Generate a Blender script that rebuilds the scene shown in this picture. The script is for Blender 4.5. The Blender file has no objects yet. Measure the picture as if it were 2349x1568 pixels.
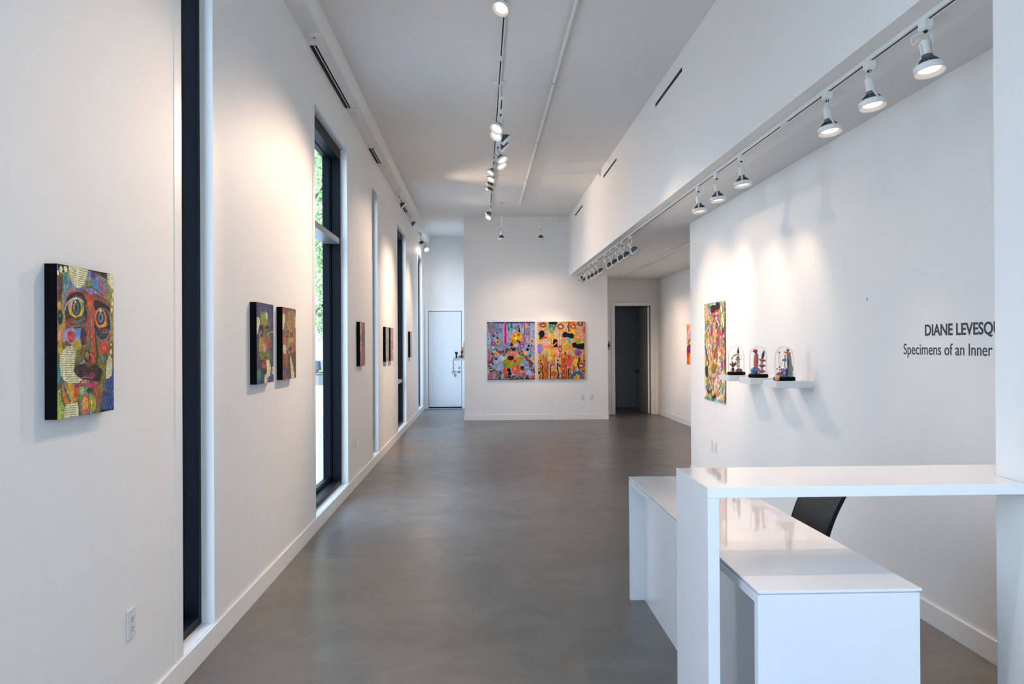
import bpy, bmesh, math, random
import numpy as np
from mathutils import Vector, Matrix, Quaternion

# ---------------------------------------------------------------- camera, world, exposure
C = bpy.context.scene.collection
SC = bpy.context.scene
F_PX, W_PX = 1850.0, 2349.0
cam_d = bpy.data.cameras.new('camera'); cam = bpy.data.objects.new('camera', cam_d); C.objects.link(cam)
cam_d.sensor_fit = 'HORIZONTAL'; cam_d.sensor_width = 36.0; cam_d.lens = 36.0 * F_PX / W_PX
cam_d.clip_start = .05; cam_d.clip_end = 400
_psi, _pit, _rho = 71.5 / F_PX, 6.6 / F_PX, .005
_F = Vector((math.sin(_psi) * math.cos(_pit), math.cos(_psi) * math.cos(_pit), math.sin(_pit)))
_R = Vector((math.cos(_psi), -math.sin(_psi), 0)); _U = _R.cross(_F)
_R2 = _R * math.cos(_rho) - _U * math.sin(_rho); _U2 = _U * math.cos(_rho) + _R * math.sin(_rho)
cam.matrix_world = Matrix(((_R2.x, _U2.x, -_F.x, 0), (_R2.y, _U2.y, -_F.y, 0), (_R2.z, _U2.z, -_F.z, 1.55), (0, 0, 0, 1)))
SC.camera = cam
SC.view_settings.view_transform = 'Standard'; SC.view_settings.look = 'None'
SC.view_settings.gamma = 1.0; SC.view_settings.exposure = 1.2; SC.view_settings.use_curve_mapping = False

world = bpy.data.worlds.new('sky'); SC.world = world; world.use_nodes = True
wn = world.node_tree; wn.nodes.clear()
wo = wn.nodes.new('ShaderNodeOutputWorld'); wb = wn.nodes.new('ShaderNodeBackground'); wr = wn.nodes.new('ShaderNodeValToRGB')
wt = wn.nodes.new('ShaderNodeTexCoord'); ws = wn.nodes.new('ShaderNodeSeparateXYZ')
wn.links.new(wt.outputs['Generated'], ws.inputs[0]); wn.links.new(ws.outputs['Z'], wr.inputs[0])
wn.links.new(wr.outputs[0], wb.inputs[0]); wn.links.new(wb.outputs[0], wo.inputs[0])
wr.color_ramp.elements[0].position = 0.0; wr.color_ramp.elements[0].color = (.69, .835, 1.0, 1)
wr.color_ramp.elements[1].position = .9; wr.color_ramp.elements[1].color = (.46, .67, 1.0, 1)
wb.inputs[1].default_value = 3.1

sun_d = bpy.data.lights.new('sun', 'SUN'); sun_d.energy = 5.0; sun_d.angle = .01; sun_d.color = (1, .95, .86)
sun = bpy.data.objects.new('sun', sun_d); C.objects.link(sun)
sun.rotation_euler = Vector((-.8, -.25, -.9)).to_track_quat('-Z', 'Y').to_euler()

def portal(name, cx, cy, cz, sx, sy, rot):
    ld = bpy.data.lights.new(name, 'AREA'); ld.shape = 'RECTANGLE'; ld.size = sx; ld.size_y = sy
    ld.cycles.is_portal = True
    o = bpy.data.objects.new(name, ld); C.objects.link(o); o.location = (cx, cy, cz); o.rotation_euler = rot

# ---------------------------------------------------------------- materials
def lin(h):
    out = []
    for i in (0, 2, 4):
        c = int(h[i:i + 2], 16) / 255
        out.append(c / 12.92 if c <= .04045 else ((c + .055) / 1.055) ** 2.4)
    return (*out, 1.0)
def mat(name, col, rough=.5, metal=0.0, spec=.5, noise=0.0, nscale=8.0, bump=0.0, bscale=60.0, coat=0.0):
    m = bpy.data.materials.new(name); m.use_nodes = True; nt = m.node_tree
    b = nt.nodes['Principled BSDF']; c = lin(col) if isinstance(col, str) else (*col, 1)
    b.inputs['Roughness'].default_value = rough; b.inputs['Metallic'].default_value = metal
    b.inputs['Specular IOR Level'].default_value = spec; b.inputs['Coat Weight'].default_value = coat
    b.inputs['Base Color'].default_value = c
    tc = nt.nodes.new('ShaderNodeTexCoord')
    n = nt.nodes.new('ShaderNodeTexNoise'); n.inputs['Scale'].default_value = nscale; n.inputs['Detail'].default_value = 4
    nt.links.new(tc.outputs['Object'], n.inputs['Vector'])
    mx = nt.nodes.new('ShaderNodeMix'); mx.data_type = 'RGBA'
    a = max(noise, .015)
    mx.inputs['A'].default_value = tuple(min(1, v * (1 + a)) for v in c[:3]) + (1,)
    mx.inputs['B'].default_value = tuple(v * (1 - a) for v in c[:3]) + (1,)
    nt.links.new(n.outputs['Fac'], mx.inputs['Factor']); nt.links.new(mx.outputs['Result'], b.inputs['Base Color'])
    if bump:
        n2 = nt.nodes.new('ShaderNodeTexNoise'); n2.inputs['Scale'].default_value = bscale; n2.inputs['Detail'].default_value = 3
        nt.links.new(tc.outputs['Object'], n2.inputs['Vector'])
        bp = nt.nodes.new('ShaderNodeBump'); bp.inputs['Strength'].default_value = bump; bp.inputs['Distance'].default_value = .004
        nt.links.new(n2.outputs['Fac'], bp.inputs['Height']); nt.links.new(bp.outputs['Normal'], b.inputs['Normal'])
    return m
def emis(name, col, s):
    m = bpy.data.materials.new(name); m.use_nodes = True; nt = m.node_tree
    b = nt.nodes['Principled BSDF']; b.inputs['Base Color'].default_value = (*col, 1)
    b.inputs['Emission Color'].default_value = (*col, 1); b.inputs['Emission Strength'].default_value = s
    return m
def thin_glass(name, tint, ior=1.5, rough=0.0, edge=1.0):
    m = bpy.data.materials.new(name); m.use_nodes = True; nt = m.node_tree; nt.nodes.clear()
    o = nt.nodes.new('ShaderNodeOutputMaterial'); t = nt.nodes.new('ShaderNodeBsdfTransparent'); g = nt.nodes.new('ShaderNodeBsdfGlossy')
    f = nt.nodes.new('ShaderNodeLayerWeight'); mx = nt.nodes.new('ShaderNodeMixShader'); f.inputs[0].default_value = .5
    p = nt.nodes.new('ShaderNodeMath'); p.operation = 'POWER'; p.inputs[1].default_value = 5.0; a = nt.nodes.new('ShaderNodeMath'); a.operation = 'MULTIPLY_ADD'; a.inputs[1].default_value = .6; a.inputs[2].default_value = ((ior - 1) / (ior + 1)) ** 2
    nt.links.new(f.outputs['Facing'], p.inputs[0]); nt.links.new(p.outputs[0], a.inputs[0])
    g.inputs['Roughness'].default_value = rough
    e = nt.nodes.new('ShaderNodeMix'); e.data_type = 'RGBA'; e.inputs['A'].default_value = (*tint, 1); e.inputs['B'].default_value = tuple(v * edge for v in tint) + (1,)
    q = nt.nodes.new('ShaderNodeMath'); q.operation = 'POWER'; q.inputs[1].default_value = 6.0; nt.links.new(f.outputs['Facing'], q.inputs[0])
    nt.links.new(q.outputs[0], e.inputs['Factor']); nt.links.new(e.outputs['Result'], t.inputs[0])
    nt.links.new(a.outputs[0], mx.inputs[0]); nt.links.new(t.outputs[0], mx.inputs[1]); nt.links.new(g.outputs[0], mx.inputs[2])
    nt.links.new(mx.outputs[0], o.inputs[0]); return m
def paint_mat(name, rough=.45):
    m = bpy.data.materials.new(name); m.use_nodes = True; nt = m.node_tree; b = nt.nodes['Principled BSDF']
    a = nt.nodes.new('ShaderNodeAttribute'); a.attribute_name = 'paint'; b.inputs['Roughness'].default_value = rough; b.inputs['Specular IOR Level'].default_value = .22
    nt.links.new(a.outputs['Color'], b.inputs['Base Color']); return m

M = {}
M['wall'] = mat('wall_paint', (.84, .83, .81), .55, spec=.3, bump=.05, bscale=160)
M['ceil'] = mat('ceiling_paint', (.79, .78, .76), .7, spec=.2, bump=.04, bscale=120)
M['trim'] = mat('trim_paint', (.86, .85, .83), .35, spec=.4)
M['lam'] = mat('white_gloss_laminate', (.83, .82, .82), .035, spec=.5)
M['lam2'] = mat('white_laminate_side', (.77, .78, .80), .22, spec=.5)
M['black'] = mat('frame_navy_black', (.004, .006, .010), .42, spec=.10)
M['steel_bar'] = mat('frame_anodised', (.32, .33, .34), .35, metal=.6)
M['edge'] = mat('canvas_edge_black', (.003, .0035, .004), .7, spec=.08, noise=.2)
M['slot'] = mat('slot_black', (.004, .004, .005), .7)
M['white_metal'] = mat('white_enamel', (.78, .78, .76), .3, spec=.5)
M['fin'] = mat('heat_sink_grey', (.13, .14, .15), .42, metal=.4)
M['plastic'] = mat('white_plastic', (.72, .72, .73), .35)
M['slotgrey'] = mat('socket_hole', (.06, .06, .07), .6)
M['chrome'] = mat('satin_steel', (.45, .45, .46), .28, metal=1.0)
M['dark_metal'] = mat('dark_knob', (.02, .02, .02), .3, metal=.8)
M['leather'] = mat('black_leather', (.006, .008, .011), .42, spec=.28, bump=.25, bscale=220)
M['piping'] = mat('black_piping', (.006, .007, .009), .3)
M['door'] = mat('door_white', (.77, .79, .82), .4)
M['door_dark'] = mat('door_grey', (.30, .30, .30), .45)
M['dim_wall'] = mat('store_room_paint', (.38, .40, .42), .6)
M['rubber'] = mat('black_seal', (.01, .01, .01), .7)
M['glass'] = thin_glass('window_glass', (.92, .95, .96))
M['cloche'] = thin_glass('bell_jar_glass', (.985, .985, .985), 1.5, edge=.25)
M['lens'] = emis('lamp_lens_lit', (1.0, .76, .55), 2.0)
M['paint'] = paint_mat('painted_canvas'); M['sheet'] = paint_mat('painted_paper', .6)
M['ink'] = mat('vinyl_lettering', (.012, .012, .016), .5)
M['card'] = mat('sign_card', (.62, .62, .62), .4)
M['grass'] = mat('lawn', (.10, .20, .035), .9, noise=.4, nscale=3)
M['leaf'] = mat('tree_leaf', (.22, .36, .12), .6, noise=.5, nscale=.8)
M['leaf2'] = mat('tree_leaf_dark', (.055, .12, .03), .6, noise=.5, nscale=.8)
M['bark'] = mat('bark', (.09, .065, .045), .9, noise=.4, nscale=6)
M['pave'] = mat('pavement', (.52, .51, .49), .9, noise=.15, nscale=1.2)
M['road'] = mat('asphalt', (.09, .09, .095), .9, noise=.2, nscale=2)
M['far'] = mat('pale_render', (.70, .70, .68), .8)
M['carp'] = mat('car_paint', (.06, .07, .09), .3)
M['stucco'] = mat('outer_wall', (.35, .35, .36), .8, noise=.1)
M['pin'] = mat('pin_black', (.01, .01, .01), .4)

def floor_material():
    m = bpy.data.materials.new('polished_concrete'); m.use_nodes = True; nt = m.node_tree; b = nt.nodes['Principled BSDF']
    L = nt.links; N = nt.nodes.new
    tc = N('ShaderNodeTexCoord')
    def noise(sc, det, rough=.6, vec=None, dist=0.0):
        n = N('ShaderNodeTexNoise'); n.inputs['Scale'].default_value = sc; n.inputs['Detail'].default_value = det
        n.inputs['Roughness'].default_value = rough; n.inputs['Distortion'].default_value = dist
        L.new(vec or tc.outputs['Object'], n.inputs['Vector']); return n.outputs['Fac']
    def mix(fac, a, c, bl='MIX'):
        x = N('ShaderNodeMix'); x.data_type = 'RGBA'; x.blend_type = bl
        for k, v in (('Factor', fac), ('A', a), ('B', c)):
            if isinstance(v, (tuple, float)): x.inputs[k].default_value = v
            else: L.new(v, x.inputs[k])
        return x.outputs['Result']
    def ramp(f, a, b_):
        r = N('ShaderNodeMapRange'); L.new(f, r.inputs[0]); r.inputs[1].default_value = a; r.inputs[2].default_value = b_; return r.outputs[0]
    big = ramp(noise(.55, 5, .55, dist=.6), .33, .68)
    mid = ramp(noise(2.6, 7, .62, dist=1.2), .32, .70)
    fine = ramp(noise(26, 6, .7), .35, .7)
    col = mix(big, (.138, .127, .113, 1), (.222, .210, .196, 1))
    col = mix(mid, mix(.65, col, (.095, .087, .078, 1)), col)
    col = mix(fine, mix(.16, col, (.10, .09, .08, 1)), col)
    sp = N('ShaderNodeTexVoronoi'); sp.inputs['Scale'].default_value = 5.5; L.new(tc.outputs['Object'], sp.inputs['Vector'])
    scuff = ramp(noise(9, 8, .75, dist=2.5), .62, .72)
    col = mix(scuff, col, mix(.55, col, (.46, .44, .41, 1)))
    # saw-cut joints
    sx = N('ShaderNodeSeparateXYZ'); L.new(tc.outputs['Object'], sx.inputs[0])
    def joint(y, w):
        s = N('ShaderNodeMath'); s.operation = 'SUBTRACT'; L.new(sx.outputs['Y'], s.inputs[0]); s.inputs[1].default_value = y
        a = N('ShaderNodeMath'); a.operation = 'ABSOLUTE'; L.new(s.outputs[0], a.inputs[0])
        l = N('ShaderNodeMath'); l.operation = 'LESS_THAN'; L.new(a.outputs[0], l.inputs[0]); l.inputs[1].default_value = w; return l.outputs[0]
    for y in (5.97, 12.1): col = mix(joint(y, .004), col, (.055, .05, .045, 1))
    L.new(col, b.inputs['Base Color'])
    r = N('ShaderNodeMapRange'); L.new(noise(3.5, 6, .6, dist=.8), r.inputs[0]); r.inputs[3].default_value = .22; r.inputs[4].default_value = .42
    L.new(r.outputs[0], b.inputs['Roughness']); b.inputs['Specular IOR Level'].default_value = .45
    bp = N('ShaderNodeBump'); bp.inputs['Strength'].default_value = .05; bp.inputs['Distance'].default_value = .003
    L.new(noise(14, 4), bp.inputs['Height']); L.new(bp.outputs['Normal'], b.inputs['Normal'])
    return m
M['floor'] = floor_material()

# ---------------------------------------------------------------- mesh helpers
class MB:
    def __init__(s): s.v = []; s.f = []; s.sm = []
    def add(s, vs, fs, smooth=False):
        o = len(s.v); s.v += [tuple(v) for v in vs]; s.f += [tuple(i + o for i in f) for f in fs]; s.sm += [smooth] * len(fs); return s
    def box(s, x0, x1, y0, y1, z0, z1):
        vs = [(x, y, z) for z in (z0, z1) for y in (y0, y1) for x in (x0, x1)]
        return s.add(vs, [(0, 2, 3, 1), (4, 5, 7, 6), (0, 1, 5, 4), (2, 6, 7, 3), (0, 4, 6, 2), (1, 3, 7, 5)])
    def lathe(s, prof, n=24, axis=(0, 0, 1), org=(0, 0, 0), smooth=True, cap=True):
        q = Vector((0, 0, 1)).rotation_difference(Vector(axis)); org = Vector(org); vs = []
        for r, z in prof:
            for k in range(n):
                a = 2 * math.pi * k / n; vs.append(org + q @ Vector((r * math.cos(a), r * math.sin(a), z)))
        fs = []
        for j in range(len(prof) - 1):
            for k in range(n):
                k2 = (k + 1) % n; fs.append((j * n + k, j * n + k2, (j + 1) * n + k2, (j + 1) * n + k))
        s.add(vs, fs, smooth)
        if cap:
            m = len(prof) - 1
            if prof[0][0] > 1e-4: s.add(vs[:n], [tuple(reversed(range(n)))])
            if prof[m][0] > 1e-4: s.add(vs[m * n:], [tuple(range(n))])
        return s
    def tube(s, pts, r, n=8, smooth=True):
        pts = [Vector(p) for p in pts]; m = len(pts); rs = r if isinstance(r, (list, tuple)) else [r] * m; vs = []
        up = None
        for i, p in enumerate(pts):
            t = (pts[min(i + 1, m - 1)] - pts[max(i - 1, 0)]).normalized()
            if up is None: up = t.orthogonal().normalized()
            up = (up - t * up.dot(t)).normalized(); w = t.cross(up)
            for k in range(n):
                a = 2 * math.pi * k / n; vs.append(p + (up * math.cos(a) + w * math.sin(a)) * rs[i])
        fs = [(j * n + k, j * n + (k + 1) % n, (j + 1) * n + (k + 1) % n, (j + 1) * n + k) for j in range(m - 1) for k in range(n)]
        s.add(vs, fs, smooth); s.add(vs[:n], [tuple(reversed(range(n)))]); s.add(vs[-n:], [tuple(range(n))]); return s
    def ball(s, c, r, n=12, m=8):
        if not isinstance(r, (tuple, list)): r = (r, r, r)
        vs = [(c[0], c[1], c[2] - r[2])]
        for j in range(1, m):
            b = -math.pi / 2 + math.pi * j / m
            for k in range(n):
                a = 2 * math.pi * k / n; vs.append((c[0] + r[0] * math.cos(b) * math.cos(a), c[1] + r[1] * math.cos(b) * math.sin(a), c[2] + r[2] * math.sin(b)))
        vs.append((c[0], c[1], c[2] + r[2])); fs = []
        for k in range(n): fs.append((0, 1 + (k + 1) % n, 1 + k))
        for j in range(m - 2):
            for k in range(n): fs.append((1 + j * n + k, 1 + j * n + (k + 1) % n, 1 + (j + 1) * n + (k + 1) % n, 1 + (j + 1) * n + k))
        e = len(vs) - 1
        for k in range(n): fs.append((e, 1 + (m - 2) * n + k, 1 + (m - 2) * n + (k + 1) % n))
        return s.add(vs, fs, True)
    def prism(s, poly, z0, z1):      # polygon in x,y
        n = len(poly); vs = [(x, y, z0) for x, y in poly] + [(x, y, z1) for x, y in poly]
        return s.add(vs, [tuple(reversed(range(n))), tuple(range(n, 2 * n))] + [(k, (k + 1) % n, n + (k + 1) % n, n + k) for k in range(n)])
    def strap(s, pts, w, t):         # flat bar along pts (in x,z), width w in y, thickness t
        m = len(pts); vs = []
        for i, (x, z) in enumerate(pts):
            a = pts[max(i - 1, 0)]; b = pts[min(i + 1, m - 1)]; d = Vector((b[0] - a[0], b[1] - a[1])).normalized(); nx, nz = -d.y * t / 2, d.x * t / 2
            vs += [(x - nx, -w / 2, z - nz), (x + nx, -w / 2, z + nz), (x + nx, w / 2, z + nz), (x - nx, w / 2, z - nz)]
        fs = [(0, 3, 2, 1), (4 * m - 4, 4 * m - 3, 4 * m - 2, 4 * m - 1)]
        for j in range(m - 1):
            for k in range(4): fs.append((4 * j + k, 4 * j + (k + 1) % 4, 4 * j + 4 + (k + 1) % 4, 4 * j + 4 + k))
        return s.add(vs, fs)
    def mesh(s, name, m):
        me = bpy.data.meshes.new(name); me.from_pydata(s.v, [], s.f); me.update()
        me.polygons.foreach_set('use_smooth', s.sm)
        b = bmesh.new(); b.from_mesh(me); bmesh.ops.recalc_face_normals(b, faces=b.faces); b.to_mesh(me); b.free()
        if m: me.materials.append(m)
        return me
    def build(s, name, m, parent=None, loc=(0, 0, 0), bevel=0.0):
        o = bpy.data.objects.new(name, s.mesh(name, m)); C.objects.link(o); o.location = loc
        if parent: o.parent = parent
        if bevel:
            md = o.modifiers.new('edge', 'BEVEL'); md.width = bevel; md.segments = 2; md.limit_method = 'ANGLE'
        return o
def tag(o, label=None, cat=None, group=None, kind=None):
    if label: o['label'] = label
    if cat: o['category'] = cat
    if group: o['group'] = group
    if kind: o['kind'] = kind
    return o
def thing(name, label, cat, loc=(0, 0, 0), group=None, rz=0):
    o = bpy.data.objects.new(name, None); o.empty_display_size = .05; C.objects.link(o); o.location = loc; o.rotation_euler = (0, 0, rz)
    return tag(o, label, cat, group)
def struct(name, mb, m, label=None, bevel=0.0, parent=None):
    o = mb.build(name, m, parent, bevel=bevel)
    if not parent: tag(o, label, 'building', kind='structure')
    return o

# ---------------------------------------------------------------- room dimensions (metres)
XL, XB, XR, XF = -1.385, 1.83, 2.475, 3.93
ZC, ZLOW = 4.2, 2.972
YF, YB, YA, YE = -2.6, 16.63, 17.78, 19.75
WT = .245
WINS = [(.18, 1.83), (3.79, 4.24), (6.80, 8.45), (10.38, 10.93), (13.48, 15.03), (17.92, 19.15)]
ZS, ZH = .118, 3.585

struct('floor', MB().box(XL - .32, 4.6, YF, YE + .3, -.2, 0), M['floor'], 'polished grey concrete floor with mottled stains and saw cuts')
w = MB(); prev = YF
for a, b in WINS:
    w.box(XL - WT, XL, prev, a, 0, ZC + .1); w.box(XL - WT, XL, a, b, 0, ZS); w.box(XL - WT, XL, a, b, ZH, ZC + .1); prev = b
w.box(XL - WT, XL, prev, YE + .3, 0, ZC + .1)
struct('wall_left', w, M['wall'], 'long white wall with tall slot windows on the left')
struct('wall_end', MB().box(XL, -.34, YE, YE + .2, 0, ZC), M['wall'], 'white end wall of the passage behind the white door')
struct('wall_back', MB().box(-.34, 2.63, YB, YA, 0, ZLOW).box(-.34, XB, YB, YA, ZLOW, ZC).box(-.34, 2.60, YA, YE + .2, 0, ZC), M['wall'], 'white back wall carrying the two square abstract canvases')
struct('wall_right', MB().box(XR, XR + .15, -1.0, 9.44, 0, ZLOW), M['wall'], 'white wall with lettering and floating shelves')
struct('wall_pier', MB().box(1.893, XR, YF, 2.9, 0, ZLOW), M['wall'], 'white pier at the right end of the reception counter')
struct('wall_far_right', MB().box(XF, XF + .2, YF, YA, 0, ZLOW), M['wall'], 'white side wall of the rear right area')
aw = MB(); DX0, DX1, DZ = 2.955, 3.79, 2.42
aw.box(2.63, DX0, YA, YA + .12, 0, ZLOW); aw.box(DX1, 4.3, YA, YA + .12, 0, ZLOW); aw.box(DX0, DX1, YA, YA + .12, DZ, ZLOW)
struct('wall_alcove', aw, M['wall'], 'white wall around the open restroom doorway')
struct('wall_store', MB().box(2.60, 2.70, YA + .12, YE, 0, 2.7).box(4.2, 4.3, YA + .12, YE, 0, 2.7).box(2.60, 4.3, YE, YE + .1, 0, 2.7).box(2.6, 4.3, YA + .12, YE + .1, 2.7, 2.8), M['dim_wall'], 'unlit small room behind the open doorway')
struct('ceiling', MB().box(XL - WT, XB, YF, YE + .3, ZC, ZC + .15), M['ceil'], 'high white ceiling over the gallery')
struct('ceiling_low', MB().box(XB + .3, 4.3, YF, YA + .12, ZLOW, ZLOW + .12), M['ceil'], 'lower white ceiling over the right side')
struct('ceiling_beam', MB().box(XB, XB + .3, YF, YB, ZLOW, ZC + .15), M['wall'], 'deep white bulkhead between high and low ceilings')
struct('ceiling_soffit', MB().box(XL, -1.235, YF, YE, 4.0, ZC), M['wall'], 'narrow white soffit along the top of the window wall')
# glazed front behind the camera: frame with mullions
fw = MB().box(XL - WT, XL, YF - .1, YF, 0, ZC).box(1.893, 4.3, YF - .1, YF, 0, ZC).box(XL, 1.893, YF - .1, YF, 3.3, ZC + .15)
struct('wall_front', fw, M['wall'], 'front wall around the street glazing')
fm = MB()
for x in (XL + .03, -.30, .80, 1.863): fm.box(x - .03, x + .03, YF - .08, YF - .0, 0, 3.3)
fm.box(XL, 1.893, YF - .08, YF, 3.24, 3.3).box(XL, 1.893, YF - .08, YF, 2.5, 2.56).box(XL, 1.893, YF - .08, YF, 0, .06)
wf = struct('window_6', fm, M['black'], 'black framed street glazing at the front of the gallery')
struct('pane', MB().box(XL, 1.893, YF - .05, YF - .044, .06, 3.24), M['glass'], parent=wf)

# baseboards
BH, BT = .116, .013
bl = MB().box(XL, XL + BT, YF, YE, 0, BH)
struct('baseboard_left', bl, M['trim'], 'white baseboard along the window wall', bevel=.002)
struct('baseboard_back', MB().box(-.34 - BT, 2.63 + BT, YB - BT, YB, 0, BH).box(2.63, 2.63 + BT, YB, YA - .0, 0, BH), M['trim'], 'white baseboard under the two abstract canvases', bevel=.002)
struct('baseboard_right', MB().box(XR - BT, XR, 2.9, 9.44, 0, BH), M['trim'], 'white baseboard under the lettering wall', bevel=.002)
struct('baseboard_far_right', MB().box(XF - BT, XF, YF, YA, 0, BH), M['trim'], 'white baseboard of the rear right wall', bevel=.002)
struct('baseboard_alcove', MB().box(2.63 + BT, DX0 - .07, YA - BT, YA, 0, BH).box(DX1 + .075, XF - BT, YA - BT, YA, 0, BH), M['trim'], 'short white baseboard beside the doorway')
struct('baseboard_end', MB().box(XL + BT, -1.355, YE - BT, YE, 0, BH), M['trim'], 'short white baseboard beside the white door')

# windows
FX0, FX1, GX = XL - .066, XL - .158, XL - .176     # frame front, frame back, glass
def window(n, a, b, bars, label):
    fr = MB(); t = .045
    fr.box(FX1, FX0, a, a + t, ZS, ZH).box(FX1, FX0, b - t, b, ZS, ZH).box(FX1, FX0, a + t, b - t, ZS, ZS + t).box(FX1, FX0, a + t, b - t, ZH - .11, ZH)
    e = thing('window_%d' % n, label, 'window', (XL, (a + b) / 2, ZS)); e['kind'] = 'structure'
    iv = Vector((-XL, -(a + b) / 2, -ZS))
    fr.build('window_frame', M['black'], e, iv, bevel=.003)
    sh = MB(); u = .075
    for k, (x0, x1, d) in enumerate(((FX1 - .012, FX1, 0), (FX1 - .028, FX1 - .012, .010), (FX1 - .050, FX1 - .028, 0), (FX1 - .085, FX1 - .050, -.012))):
        uu = u + d
        sh.box(x0, x1, a + .01, a + uu, ZS + .01, ZH - .01).box(x0, x1, b - uu, b - .01, ZS + .01, ZH - .01)
        sh.box(x0, x1, a + uu, b - uu, ZS + .01, ZS + uu).box(x0, x1, a + uu, b - uu, ZH - .03 - uu, ZH - .01)
    sh.build('window_sash', M['black'], e, iv)
    MB().box(GX - .004, GX, a + .06, b - .06, ZS + .06, ZH - .1).build('pane', M['glass'], e, iv)
    for z, h in bars:
        br = MB().box(FX1 - .07, FX0 - .004, a + t, b - t - .004, z, z + h).build('transom_bar', M['steel_bar'], e, iv, bevel=.002); br['label'] = 'pale metal crossbar'
    sl = MB().box(XL - WT + .01, XL + .001, a, b, ZS - .012, ZS + .001).build('window_sill', M['trim'], e, iv)
    return e
window(7, *WINS[0], [(2.60, .058)], 'wide window beside the entrance, out of view')
window(1, *WINS[1], [], 'narrow full height black framed window nearest the front')
window(2, *WINS[2], [(2.60, .058)], 'wide tall black framed window with pale crossbar high up')
window(3, *WINS[3], [], 'narrow tall window between the single and the paired small portraits')
window(4, *WINS[4], [(.87, .058)], 'wide tall black framed window with pale crossbar low down')
window(5, *WINS[5], [], 'farthest tall window near the white door')
tn = 0
for a, b in WINS:
    tn += 1
    struct('trim_%d' % tn, MB().box(XL, XL + .0035, a - .085, a, BH, ZH + .0).box(XL - .06, XL + .0035, a - .002, a + .001, BH, ZH), M['trim'], 'flat white edge strip beside a window opening')

for nm, (a, b) in zip('abcdef', WINS):
    portal('daylight_portal', XL - .235, (a + b) / 2, (ZS + ZH) / 2, ZH - ZS - .1, b - a - .06, (0, -math.pi / 2, 0))
portal('daylight_portal', .25, YF - .02, 1.65, 3.2, 3.25, (math.pi / 2, 0, 0))

# ---------------------------------------------------------------- outside
struct('ground', MB().box(-60, XL - WT, -30, 34, -.25, -.1).box(XL - WT, 60, YE + 2, 34, -.25, -.1).box(XL - WT, 40, -30, YF - .1, -.25, -.1), M['pave'], 'pale concrete paving outside the windows')
struct('road', MB().box(-60, 40, 34, 50, -.25, -.12), M['road'], 'grey road across from the gallery')
tag(MB().box(-60, 40, 50, 90, -.2, -.06).build('lawn', M['grass']), 'sunlit green lawn beyond the road', 'lawn', kind='stuff')
hb = thing('house', 'pale building far beyond the lawn seen through the wide window', 'building', (-18, 92, -.1))
MB().box(-14, 14, 0, 8, 0, 5).build('wall', M['far'], hb); MB().prism([(-14.6, -.6), (14.6, -.6), (14.6, 8.6), (-14.6, 8.6)], 5, 5.4).build('roof', M['road'], hb)
for k in range(6): MB().box(-12 + k * 4.4, -10.2 + k * 4.4, -.05, .05, 1.2, 3.0).build('window', M['black'], hb)
cr = thing('parked_car', 'dark parked car on the road glimpsed through the wide window', 'car', (-11.2, 47, -.12))
bd = MB(); prof = [(-2.1, .3), (-2.15, .75), (-1.4, .85), (-.8, 1.35), (.7, 1.38), (1.3, .92), (2.1, .8), (2.15, .3)]
vs = [(x, y, z) for y in (-.85, .85) for x, z in prof]; n = len(prof)
bd.add(vs, [tuple(range(n)), tuple(reversed(range(n, 2 * n)))] + [(k, k + n, (k + 1) % n + n, (k + 1) % n) for k in range(n)]); bd.build('car_body', M['carp'], cr)
for x in (-1.35, 1.35):
    for y in (-.86, .86): MB().lathe([(.1, -.1), (.33, -.09), (.33, .09), (.1, .1)], 18, (0, 1, 0), (x, y, .33)).build('wheel', M['rubber'], cr)
rn = random.Random(3)
def tree(x, y, h, r, lab, m, n):
    e = thing('tree', lab, 'tree', (x, y, -.1 if y < 50 else -.06), 'street trees outside')
    tr = MB().tube([(0, 0, 0), (.1, 0, h * .3), (-.05, .1, h * .6), (0, 0, h * .9)], [.22, .17, .12, .04], 8)
    for k in range(7):
        a = k * 2.4; tr.tube([(0, 0, h * (.25 + .08 * k)), (math.cos(a) * r * .5, math.sin(a) * r * .5, h * (.4 + .08 * k))], [.07, .02], 5)
    tr.build('trunk', M['bark'], e)
    cl = [(rn.gauss(0, r * .45), rn.gauss(0, r * .45), h * rn.uniform(.28, .98), rn.uniform(.5, 1.0) * r * .42) for _ in range(26)]
    lf = MB()
    for _ in range(n):
        cx, cy, cz, cr_ = rn.choice(cl); d = Vector((rn.gauss(0, 1), rn.gauss(0, 1), rn.gauss(0, .8))).normalized() * cr_ * rn.uniform(.5, 1)
        c = Vector((cx, cy, cz)) + d; a = Vector((rn.gauss(0, 1), rn.gauss(0, 1), rn.gauss(0, 1))).normalized(); b = a.orthogonal().normalized(); s = rn.uniform(.07, .15)
        lf.add([c - a * s, c - b * s * .5, c + a * s, c + b * s * .5], [(0, 1, 2, 3)])
    lf.build('crown', m, e)
tree(-6.4, 29, 9.5, 3.0, 'leafy street tree closest to the wide window', M['leaf'], 4200)
tree(-9.5, 38, 11, 3.8, 'taller leafy tree across the paving', M['leaf'], 4500)
tree(-13.5, 56, 10, 4.2, 'bright tree standing on the lawn', M['leaf'], 6000)

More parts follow.
